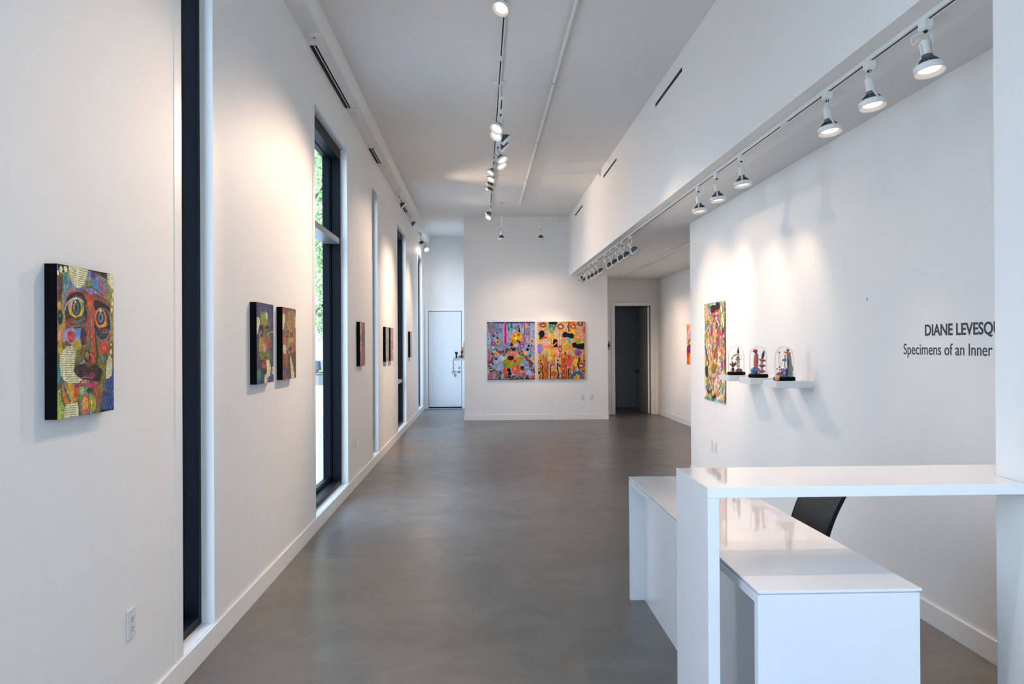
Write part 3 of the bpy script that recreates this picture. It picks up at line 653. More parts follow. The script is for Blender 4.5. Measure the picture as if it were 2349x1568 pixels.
MB().ball((.008, -.022, .010), (.012, .010, .011)).build('golden_bud', P('d8962e'), b)
MB().ball((-.055, -.01, .006), (.012, .012, .007)).build('pale_pebble', P('a8c0e0'), b)
c = scul(6.075, 'grey hooded clay form with purple blossoms inside the closest bell jar')
MB().lathe([(.020, 0), (.017, .05), (.019, .12), (.015, .17), (.010, .185), (0, .19)], 18, (-.06, 0, 1), (.042, 0, .0)).build('grey_trunk', P('8f8678'), c)
MB().lathe([(.019, 0), (.020, .012), (.018, .028)], 16, org=(.042, -.003, .010)).build('teal_sock', P('4a9a8a'), c)
MB().lathe([(.0, -.012), (.020, -.008), (.030, .0), (.020, .006), (0, .008)], 18, (.15, 0, 1), (.022, 0, .186)).build('orange_cap', P('e8843a'), c)
MB().lathe([(.009, 0), (.011, .02), (0, .021)], 12, org=(.026, 0, .192)).build('crimson_top', P('a02440'), c)
MB().tube([(.008, -.02, .170), (.006, -.022, .13), (.004, -.024, .09), (.008, -.024, .066), (.018, -.024, .060), (.028, -.024, .068), (.032, -.023, .10), (.031, -.021, .135)], .0035, 8).ball((.004, -.024, .128), (.011, .008, .013)).build('black_tube', P('1c201e'), c)
MB().tube([(.052, 0, .10), (.058, 0, .075), (.061, 0, .05), (.059, 0, .04)], [.002, .003, .0035, .002], 6).build('magenta_tail', P('a02a5a'), c)
MB().tube([(-.008, -.02, .125), (-.026, -.02, .085), (-.036, -.02, .058)], .0009, 5).ball((-.010, -.02, .128), (.006, .006, .007)).build('copper_wire', P('8a5a44'), c)
MB().lathe([(.019, 0), (.020, .004), (.020, .05), (.018, .058), (0, .06)], 18, org=(.004, -.018, .0)).build('purple_drum', P('4a2f80'), c)
MB().ball((.004, -.038, .028), (.008, .003, .008)).build('red_flower', P('c04a54'), c)
st = MB()
for q in ((-.048, 0, .018, .013), (-.030, -.01, .016, .012), (-.018, 0, .022, .014), (-.014, -.01, .038, .012), (-.006, 0, .052, .012), (.018, 0, .05, .009), (-.036, .01, .026, .010)): st.ball(q[:3], q[3], 10, 7)
st.build('plum_blossoms', P('8a2a6a'), c)
st = MB()
for q in ((-.052, 0, .060, .0055), (-.034, 0, .074, .0065), (-.032, -.01, .052, .006), (-.036, 0, .186, .0055), (-.020, -.012, .058, .006)): st.ball(q[:3], q[3], 8, 6)
st.tube([(-.036, 0, .183), (-.038, 0, .14), (-.044, 0, .132)], .0008, 5).tube([(-.052, 0, .056), (-.05, 0, .02)], .0008, 5).build('crimson_pins', P('701c3c'), c)
MB().ball((-.024, -.02, .008), (.026, .016, .009)).ball((.04, -.02, .006), (.022, .012, .008)).build('green_moss', P('8aa848'), c)
ob = thing('clay_ball', 'orange clay ball beside the closest bell jar on the shelf', 'sculpture', (2.245, 6.035, SZ)); MB().ball((0, 0, .021), (.021, .021, .021), 14, 10).build('ball', P('e0a05a'), ob)
st = MB()
for k in range(14): aa = k * 2.4; zz = .021 + .018 * math.cos(k * .22 + .2); rr = math.sqrt(max(0, .0205 ** 2 - (zz - .021) ** 2)); st.ball((rr * math.cos(aa), rr * math.sin(aa), zz), .004, 6, 4)
st.build('knobs', P('f0bc80'), ob)
tag(MB().ball((2.225, 7.235, SZ + .009), (.009, .014, .009)).tube([(2.222, 7.22, SZ + .008), (2.212, 7.215, SZ + .012)], [.005, .002], 6).build('clay_leaf', P('a8c080')), 'pale green clay leaf beside the farthest bell jar', 'sculpture')

# corridor shelf and its sculptures
shelf(-.60, -.3401, 17.85, 18.25, 1.262, 'white shelf on the passage wall in front of the white door')
def tiny(name, label, x, y, z, parts):
    e = thing(name, label, 'sculpture', (x, y, z))
    for nm, mb, col in parts: mb.build(nm, P(col), e)
tiny('clay_sculpture', 'black knobbly sculpture at the outer end of the passage shelf', -.545, 18.0, 1.262, [('body', MB().lathe([(.022, 0), (.026, .03), (.014, .06), (.02, .08), (.0, .085)], 12), '16181a'), ('head', MB().ball((0, 0, .105), (.034, .03, .03), 10, 7).ball((.02, 0, .13), .012, 8, 6).ball((-.022, 0, .13), .012, 8, 6), '0c1210')])
tiny('clay_sculpture', 'grey and blue striped sculpture low on the passage shelf', -.475, 17.98, 1.262, [('body', MB().lathe([(.03, 0), (.034, .03), (.02, .06), (0, .068)], 12), '9aa0a8'), ('blue_side', MB().ball((.045, 0, .04), (.026, .024, .036), 10, 7), '2a3f9a')])
tiny('clay_sculpture', 'orange flame shaped sculpture on the passage shelf', -.425, 18.08, 1.262, [('body', MB().lathe([(.02, 0), (.03, .03), (.018, .09), (.034, .12), (.026, .16), (.0, .175)], 12), '8a3a1c'), ('flame', MB().lathe([(.012, .15), (.022, .18), (.012, .22), (0, .285)], 10, (.08, 0, 1)), 'e06a2a')])
tiny('clay_sculpture', 'tall silver grey sculpture beside the back wall corner', -.372, 17.94, 1.262, [('body', MB().lathe([(.018, 0), (.024, .06), (.014, .10), (.026, .15), (.014, .19), (.022, .24), (.010, .27), (.018, .31), (0, .37)], 12), '9a9690'), ('foot', MB().lathe([(.028, 0), (.028, .07), (.018, .09)], 12, org=(-.0, -.03, 0)), 'c09a6a')])
e = thing('bead_chain', 'red and white bead chain hanging from the passage shelf edge', 'sculpture', (-.602, 18.0, 1.27))
st = MB(); s2 = MB()
for k in range(14):
    q = (-.010 + .012 * math.sin(k * 1.1), 0, -.004 - k * .022); (st if k % 2 else s2).ball(q, .0115, 8, 6)
st.tube([(-.012, 0, 0), (-.010, 0, -.15), (-.005, 0, -.31)], .003, 5); st.build('red_beads', P('b03a44'), e); s2.build('white_beads', P('d8d0cc'), e)
MB().tube([(.035 * math.cos(t) - .005, 0, -.325 + .03 * math.sin(t)) for t in [k * .5 for k in range(13)]], .008, 6).build('red_loop', P('b84a3c'), e)
MB().lathe([(0, -.006), (.034, -.006), (.034, .006), (0, .006)], 18, (0, 1, 0), (.03, 0, -.395)).build('cream_disc', P('d8d49a'), e)

# ---------------------------------------------------------------- restroom sign
sg = thing('restroom_sign', 'grey restroom sign with two figures beside the doorway', 'sign', (2.79, YA, 1.52))
MB().box(-.10, .10, -.005, 0, -.10, .10).build('sign_plate', M['card'], sg)
for x, skirt in ((-.045, 0), (.045, 1)):
    f = MB().ball((x, -.006, .072), (.013, .002, .013), 10, 6)
    if skirt: f.prism([], 0, 0) if False else f.add([(x - .012, -.0065, .052), (x + .012, -.0065, .052), (x + .032, -.0065, -.02), (x - .032, -.0065, -.02), (x - .012, -.005, .052), (x + .012, -.005, .052), (x + .032, -.005, -.02), (x - .032, -.005, -.02)], [(0, 1, 2, 3), (4, 7, 6, 5), (0, 4, 5, 1), (1, 5, 6, 2), (2, 6, 7, 3), (3, 7, 4, 0)])
    else: f.box(x - .022, x + .022, -.0065, -.005, -.01, .054)
    f.box(x - .013, x - .002, -.0065, -.005, -.055, -.01).box(x + .002, x + .013, -.0065, -.005, -.055, -.01)
    f.build('figure', M['ink'], sg)
MB().box(-.05, .05, -.0062, -.005, -.088, -.076).build('caption_bar', M['ink'], sg)

# ---------------------------------------------------------------- wall lettering
def text_mesh(body, off, size=1.0, sp=1.0):
    cu = bpy.data.curves.new('t', 'FONT'); cu.body = body; cu.size = size; cu.offset = off; cu.extrude = .004; cu.space_character = sp; cu.resolution_u = 5
    o = bpy.data.objects.new('t', cu); C.objects.link(o); bpy.context.view_layer.update()
    dg = bpy.context.evaluated_depsgraph_get(); me = bpy.data.meshes.new_from_object(o.evaluated_get(dg)); bpy.data.objects.remove(o); return me
def width(me): xs = [v.co.x for v in me.vertices]; return min(xs), max(xs)
def lettering(full, part, off, y_start, y_end, z_base, cap, label, sp=1.0):
    me = text_mesh(full, off, 1, sp); a, _ = width(me); pm = text_mesh(part, off, 1, sp); _, b = width(pm)
    cm = text_mesh('I', off); hs = [v.co.y for v in cm.vertices]; ch_ = max(hs) - min(hs)
    sx = (y_start - y_end) / (b - a); sy = cap / ch_
    for v in me.vertices:
        x, y, z = v.co; v.co = (0 - (z + .004) * .15 , -(x - a) * sx, (y - min(hs)) * sy)
    e = thing('wall_lettering', label, 'lettering', (XR, y_start, z_base)); ysp = sorted((v.co.y, v.index) for v in me.vertices)
    bm = bmesh.new(); bm.from_mesh(me); bm.verts.ensure_lookup_table(); seen = set(); comps = []
    for v in bm.verts:
        if v.index in seen: continue
        st_, cmp_ = [v], []; seen.add(v.index)
        while st_:
            a_ = st_.pop(); cmp_.append(a_)
            for ed_ in a_.link_edges:
                b_ = ed_.other_vert(a_)
                if b_.index not in seen: seen.add(b_.index); st_.append(b_)
        comps.append((-max(q.co.y for q in cmp_), -min(q.co.y for q in cmp_), cmp_))
    comps.sort(key=lambda c: c[0]); words = []; end = None
    for a_, b_, cmp_ in comps:
        if end is None or a_ - end > cap * .155: words.append([])
        words[-1] += cmp_; end = b_ if end is None else max(end, b_)
    for wd in words:
        ids = {q.index: i for i, q in enumerate(wd)}; m2 = MB(); fs = {f for q in wd for f in q.link_faces}
        m2.add([q.co.copy() for q in wd], [tuple(ids[q.index] for q in f.verts) for f in fs]); m2.build('word', M['ink'], e)
    bm.free(); print('WORDS', len(words)); return e
lettering('DIANE LEVESQUE', 'DIANE LEVESQ', .022, 4.403, 3.806, 1.589, .0625, 'bold black capitals reading DIANE LEVESQUE on the right wall', 1.0)
lettering('Specimens of an Inner', 'Specimens of an Inner', .002, 4.632, 3.811, 1.484, .061, 'thin black lettering reading Specimens of an Inner below the capitals', 1.0)

# ---------------------------------------------------------------- paintings (procedurally painted vertex colours)
P_FACE=[('p','9a8a3a',[(14,-4),(997,-1),(992,520),(10,520)]),('p','4f78ad',[(173,56),(283,141),(435,137),(515,9),(668,22),(827,51),(915,143),(719,184),(514,163),(320,158),(137,190),(118,278),(83,279),(119,103)]),('p','8a4a38',[(118,278),(155,181),(475,150),(719,176),(914,224),(934,492),(134,495)]),('p','50322a',[(13,78),(89,62),(92,170),(48,255),(12,232)]),('p','2c8583',[(89,62),(165,38),(160,101),(110,169),(92,170)]),('s','9aa03a',15,[(183,44),(187,103),(137,168)]),('s','9fc4cf',3,[(89,73),(119,154),(92,279),(86,387)]),('e',535,58,40,15,'8f9a3a',0),('e',515,105,75,15,'7f8a30',0),('e',606,30,41,28,'5a2a7a',0),('e',700,19,63,11,'8a4a30',0),('s','7a3f28',10,[(475,127),(575,121),(709,145),(805,172)]),('s','b9922e',6,[(494,141),(615,142),(762,178),(826,167)]),('s','8a78c0',11,[(534,162),(677,167),(783,181)]),('s','8f6fb8',7,[(647,43),(720,50),(827,51)]),('s','c03a28',39,[(741,68),(784,117),(827,151)]),('s','d8622e',15,[(752,83),(794,117),(827,147)]),('s','9a8a30',8,[(731,89),(827,99)]),('p','07090d',[(11,-6),(185,-4),(174,32),(76,54),(23,79),(10,80)]),('p','0b0b14',[(515,-2),(869,-1),(860,47),(679,15),(515,7)]),('e',17,56,16,19,'e4e0b0',0),('e',61,32,27,21,'e4e0b0',0),('e',135,25,29,21,'e4e0b0',0),('e',982,160,17,20,'e4e0b0',0),('e',975,215,20,18,'e4e0b0',0),('e',958,263,19,16,'e4e0b0',0),('t','e6e2b0',[(183,-1),(515,-2),(490,61),(436,118),(368,140),(283,138),(237,100),(183,19)]),('t','e6e2b0',[(872,1),(1002,-2),(1001,116),(926,97),(882,55)]),('s','c07a68',16,[(127,226),(182,173),(283,145)]),('s','9a3f2c',19,[(127,259),(200,194),(320,158),(475,150)]),('s','121318',29,[(172,228),(283,182),(406,187),(474,234)]),('s','5a7a9a',4,[(264,165),(416,153),(475,134)]),('e',313,315,188,108,'33262d',0),('e',227,377,101,35,'8a2a2a',0),('e',415,350,68,34,'3a3c48',0),('e',308,273,132,66,'8fa040',0),('e',227,274,42,44,'e0a080',0),('e',307,301,117,35,'dcb828',0),('e',311,271,75,56,'161c22',0),('e',310,274,58,44,'4c586c',0),('e',282,260,21,19,'a8a040',0),('e',308,267,19,22,'0c0d10',0),('e',296,228,13,9,'e8eef4',0),('s','5a7a50',4,[(217,355),(328,363),(454,326)]),('s','7a9a9a',4,[(217,365),(328,372),(453,340)]),('s','8a3a30',4,[(216,376),(328,380),(453,354)]),('s','4a6a5a',4,[(216,386),(328,388),(453,367)]),('s','b0a050',4,[(216,396),(328,396),(453,381)]),('o',313,315,190,109,4,'5f7fae'),('s','dce8f4',6,[(125,292),(163,250),(245,217),(348,207),(435,228)]),('s','e0a090',2,[(337,416),(414,399),(453,372)]),('p','c4402e',[(474,175),(615,168),(627,259),(594,295),(523,297),(484,234)]),('e',544,250,40,35,'dc6a40',0),('e',564,184,40,14,'b02a28',0),('s','7a3a32',25,[(615,173),(762,190),(914,228)]),('s','9a5a2a',11,[(826,211),(925,248),(952,308)]),('p','120f12',[(615,201),(730,208),(925,244),(925,280),(782,253),(635,278),(609,240)]),('e',780,373,161,114,'1b212c',0),('e',741,332,119,71,'d8722a',0),('e',655,328,29,47,'d05a2a',0),('e',782,373,86,24,'e09a40',0),('e',745,328,77,54,'242a38',0),('e',745,326,51,36,'7a80a0',0),('e',741,324,17,17,'0d0e12',0),('e',742,282,28,10,'cfd070',0),('e',836,420,76,18,'74431e',0),('s','8090a8',4,[(717,406),(781,433),(879,423)]),('s','4a5a7a',5,[(696,426),(770,457),(868,448)]),('o',780,373,163,114,5,'8fb8e0'),('s','5a86b0',5,[(503,306),(553,289),(609,302)]),('s','b03a2a',19,[(513,309),(502,379),(491,509)]),('s','cc3f2a',36,[(581,303),(588,396),(602,517)]),('s','d8824a',11,[(573,338),(580,493)]),('s','5a8a70',7,[(553,323),(527,397),(511,509)]),('s','241a20',13,[(639,395),(654,517)]),('e',228,469,138,63,'8a8cc6',0),('e',338,438,71,30,'4f8fbf',0),('e',428,456,51,53,'3a2350',0),('e',56,470,54,59,'d08a60',0),('e',48,338,42,50,'101820',0),('e',39,331,17,14,'4a8a3a',0),('e',39,266,35,22,'d0903a',0),('s','e07a90',4,[(29,435),(81,495)]),('s','e0a0a8',4,[(55,434),(46,496)]),('p','c0302a',[(153,439),(221,421),(288,443),(269,485),(225,511),(175,488)]),('s','e06a60',2,[(171,444),(225,473),(262,495)]),('s','e06a60',2,[(262,443),(225,473),(197,495)]),('p','6a5a26',[(10,499),(990,496),(991,1000),(6,998)]),('p','8a8cc6',[(134,491),(337,491),(317,524),(206,513)]),('p','c0302a',[(170,491),(280,491),(225,509)]),('e',338,535,123,49,'b09c30',0),('o',337,532,57,34,3,'8aa0a0'),('o',337,532,85,45,3,'9a8a40'),('p','5e6428',[(298,565),(452,524),(451,635),(316,651)]),('s','7a3a30',17,[(413,490),(413,551),(374,588)]),('e',428,498,44,23,'3a2350',0),('s','cc3f2a',37,[(592,489),(612,540),(617,591),(591,633)]),('s','e08a50',10,[(582,505),(602,567)]),('s','5a8a9a',7,[(502,490),(551,536),(561,578)]),('s','d87a40',7,[(502,490),(506,536)]),('s','241a20',16,[(654,489),(669,548),(679,607),(652,654)]),('e',32,714,28,72,'2a8a7a',0),('e',46,535,35,43,'c09a30',0),('e',814,536,100,46,'d0392c',0),('s','f09a4a',5,[(780,524),(801,556),(823,524),(845,553)]),('s','8a6a3a',15,[(706,505),(716,568),(779,620)]),('e',790,617,32,24,'2f8a8f',0),('s','5f8a38',16,[(705,631),(747,671),(816,713),(805,776)]),('s','7a4a2a',15,[(889,512),(866,589),(833,657)]),('e',501,601,58,44,'2a1a20',0),('e',496,589,34,24,'b07a30',0),('e',511,616,28,15,'a0304a',0),('e',566,588,20,10,'d070a0',0),('s','a0a8d0',17,[(354,659),(441,631)]),('s','5fa060',8,[(412,668),(471,643)]),('e',414,691,140,44,'241c1e',0),('e',664,713,112,39,'1f1a1c',0),('e',544,690,171,39,'2c1f1e',0),('e',531,655,60,23,'7a4426',0),('e',622,684,72,23,'3a2520',0),('p','14141a',[(354,731),(470,727),(757,743),(714,777),(470,765),(363,754)]),('e',580,730,51,20,'9a2450',0),('e',470,738,59,8,'a0305a',0),('p','c0366a',[(344,787),(411,770),(509,782),(693,780),(651,812),(579,821),(489,806),(411,795)]),('e',416,761,25,5,'c8b040',0),('e',465,765,26,5,'c8b040',0),('e',514,770,26,5,'c8b040',0),('e',402,745,17,4,'d09090',0),('e',450,744,18,4,'d09090',0),('e',509,748,18,4,'d09090',0),('e',560,752,18,4,'d09090',0),('e',431,777,39,5,'d8a0c0',0),('p','c9852a',[(71,751),(278,788),(353,791),(333,899),(203,891),(149,921),(79,852)]),('s','43568a',16,[(88,759),(132,826),(194,891)]),('s','b8b050',10,[(168,776),(222,881)]),('s','e0d8a0',3,[(145,794),(190,880)]),('s','e0d8a0',3,[(182,784),(240,860)]),('e',306,826,49,45,'c8552a',0),('e',316,795,42,15,'7a2a5a',0),('s','d8a02a',15,[(250,824),(277,884)]),('s','e06a2a',13,[(105,835),(114,876),(136,917)]),('p','5aa657',[(353,802),(499,808),(499,858),(410,859),(362,908),(343,850)]),('e',401,838,37,19,'d8a08a',0),('s','eaeccc',2,[(363,806),(430,824),(440,855)]),('e',511,931,154,75,'3f8a90',0),('e',569,931,86,66,'b0a52e',0),('o',589,928,61,58,4,'5a8ac0'),('e',465,929,90,67,'bc5630',0),('o',464,929,74,57,4,'c88aa0'),('e',454,924,57,44,'dca234',0),('e',444,935,31,24,'e08070',0),('e',439,935,16,15,'e8d050',0),('e',558,922,26,42,'dccb40',0),('s','2a3050',9,[(528,882),(548,934),(527,986)]),('e',539,833,60,17,'2a3448',0),('s','c8382e',31,[(641,829),(682,882),(697,926)]),('s','f0a070',5,[(651,849),(671,874),(661,889)]),('e',735,826,42,24,'8a6a3a',0),('s','74582a',20,[(810,777),(766,867),(691,989)]),('s','5a9a9a',4,[(778,779),(745,866),(670,988)]),('p','23477f',[(838,770),(920,768),(983,684),(1002,685),(999,1005),(723,1003),(777,907)]),('o',810,809,28,16,3,'0e1c3a'),('e',810,815,13,9,'3f6fae',0),('o',876,811,29,16,3,'0e1c3a'),('e',876,817,13,9,'3f6fae',0),('o',942,814,29,16,3,'0e1c3a'),('e',942,820,13,9,'3f6fae',0),('o',840,850,28,16,3,'0e1c3a'),('e',840,856,13,9,'3f6fae',0),('o',906,853,29,16,3,'0e1c3a'),('e',906,859,13,9,'3f6fae',0),('o',974,856,29,16,3,'0e1c3a'),('e',973,862,14,9,'3f6fae',0),('o',809,889,28,16,3,'0e1c3a'),('e',809,895,13,9,'3f6fae',0),('o',875,892,29,16,3,'0e1c3a'),('e',875,898,13,9,'3f6fae',0),('o',942,895,29,16,3,'0e1c3a'),('e',942,901,13,9,'3f6fae',0),('o',840,930,28,16,3,'0e1c3a'),('e',839,936,13,9,'3f6fae',0),('o',906,934,29,16,3,'0e1c3a'),('e',905,940,13,9,'3f6fae',0),('o',973,938,29,16,3,'0e1c3a'),('e',973,944,14,9,'3f6fae',0),('o',809,969,28,16,3,'0e1c3a'),('e',809,975,13,9,'3f6fae',0),('o',874,973,29,16,3,'0e1c3a'),('e',874,979,13,9,'3f6fae',0),('o',941,977,29,16,3,'0e1c3a'),('e',941,983,13,9,'3f6fae',0),('p','0c1020',[(712,1006),(999,1005),(1000,986),(755,981)]),('s','4f7fb0',3,[(814,995),(885,997),(991,996)]),('p','a8b84a',[(1,816),(48,800),(61,869),(104,926),(86,1004),(-1,1001)]),('s','1f3a2a',4,[(11,824),(44,847),(18,863)]),('s','e8e8c0',4,[(19,842),(48,864),(25,880)]),('s','2f6a3a',4,[(26,860),(52,880),(33,896)]),('s','1f3a2a',4,[(34,879),(56,897),(41,912)]),('s','e8e8c0',4,[(42,897),(61,914),(48,928)]),('s','2f6a3a',4,[(49,915),(65,931),(56,944)]),('s','1f3a2a',4,[(57,934),(69,947),(64,961)]),('s','e8e8c0',4,[(65,952),(73,964),(71,977)]),('s','2f6a3a',4,[(72,971),(78,981),(79,993)]),('t','e6e2b0',[(161,528),(243,528),(298,573),(288,632),(265,698),(316,730),(406,757),(353,776),(223,780),(115,756),(62,722),(36,653),(41,589),(90,549)]),('t','e6e2b0',[(911,595),(969,623),(975,684),(954,741),(898,770),(843,766),(841,713),(866,633)]),('t','e6e2b0',[(222,896),(314,905),(352,952),(344,1004),(95,1005),(95,947),(131,917)]),('e',951,516,13,11,'e4e0b0',0),('e',944,571,20,18,'e4e0b0',0)]
P_BLUEFACE=[('p','2e3560',[(9,-2),(1024,-1),(1004,1015),(-8,1003)]),('p','6a7434',[(213,123),(555,80),(756,213),(800,642),(590,905),(344,845),(110,615),(114,371)]),('p','8a9a3a',[(260,163),(430,116),(604,163),(602,280),(257,287)]),('s','b07a50',16,[(238,50),(213,123),(307,203)]),('s','c05a30',21,[(404,221),(451,346),(423,492)]),('p','17151c',[(139,289),(379,263),(402,346),(303,431),(160,432)]),('p','17151c',[(477,282),(704,267),(727,363),(524,387)]),('e',256,359,67,27,'7a7a9a',0),('e',601,333,81,19,'a05030',0),('s','c8604a',35,[(161,380),(207,431)]),('e',624,503,142,85,'b0402a',0),('e',255,513,134,93,'b08a30',0),('s','9aa03a',30,[(426,367),(448,492),(373,597)]),('e',448,555,108,52,'b08aa0',0),('p','181a14',[(250,699),(445,670),(695,705),(693,833),(540,903),(343,866)]),('e',445,764,148,52,'9a3a2a',0),('s','c0502a',16,[(298,700),(444,691),(594,709)]),('s','8a8aa0',8,[(625,365),(804,448),(906,600),(851,686)]),('s','cfd6e0',8,[(625,370),(990,344)]),('s','2f6a5a',28,[(909,426),(932,600),(903,751)]),('s','3f4f90',23,[(837,81),(913,209),(807,255)]),('e',129,891,117,82,'2f7a50',0),('e',796,943,156,54,'2a4a7a',0),('t','e6e2b0',[(6,180),(141,181),(201,247),(115,330),(67,387),(2,392)]),('t','e6e2b0',[(515,103),(630,110),(644,184),(552,218),(504,156)]),('t','e6e2b0',[(543,703),(721,716),(849,815),(795,911),(614,948),(613,1001),(439,1000),(440,911),(581,862)]),('t','e6e2b0',[(902,795),(1008,808),(1006,917),(889,892)])]
P_REDFACE=[('p','7a4038',[(4,4),(998,0),(976,1000),(-16,997)]),('p','8a7040',[(296,69),(772,5),(996,71),(976,1000),(431,995),(252,745),(272,349)]),('p','5a4028',[(376,653),(984,609),(976,1000),(308,991)]),('s','b08a40',35,[(514,62),(448,205),(571,345)]),('s','c06a4a',23,[(767,247),(829,415),(792,596)]),('s','c05a4a',16,[(576,119),(542,227)]),('p','14100f',[(291,349),(477,347),(476,394),(307,419)]),('p','14100f',[(559,346),(752,355),(731,404),(557,405)]),('e',395,377,50,16,'9a8a80',0),('e',648,380,51,14,'9a8a80',0),('s','20140f',12,[(272,337),(446,323),(540,346)]),('s','c89a50',26,[(508,346),(505,465),(441,559)]),('e',685,464,116,48,'a09030',0),('e',762,536,144,60,'9a4a3a',0),('e',536,571,139,36,'3a1f18',0),('e',566,619,76,17,'c02a3a',0),('s','2a1a14',35,[(347,606),(437,724),(497,843)]),('s','a8343a',35,[(86,29),(144,120)]),('s','b8383a',35,[(49,398),(106,489)]),('s','a83a3a',39,[(103,650),(130,777)]),('e',129,881,132,69,'4a4a6a',0),('s','d8dcd8',9,[(221,187),(200,304),(180,420),(166,512)]),('s','7aa8a0',14,[(264,163),(323,255)]),('s','cfc8d8',9,[(771,42),(869,99),(934,170)]),('t','e6e2b0',[(2,90),(145,87),(203,153),(142,235),(80,317),(-2,312)]),('t','e6e2b0',[(46,524),(196,512),(268,559),(242,640),(103,650),(15,604)]),('t','e6e2b0',[(565,655),(659,727),(786,850),(870,936),(849,996),(621,1001),(592,869),(531,725)]),('t','e6e2b0',[(929,110),(995,114),(992,291),(925,256)])]
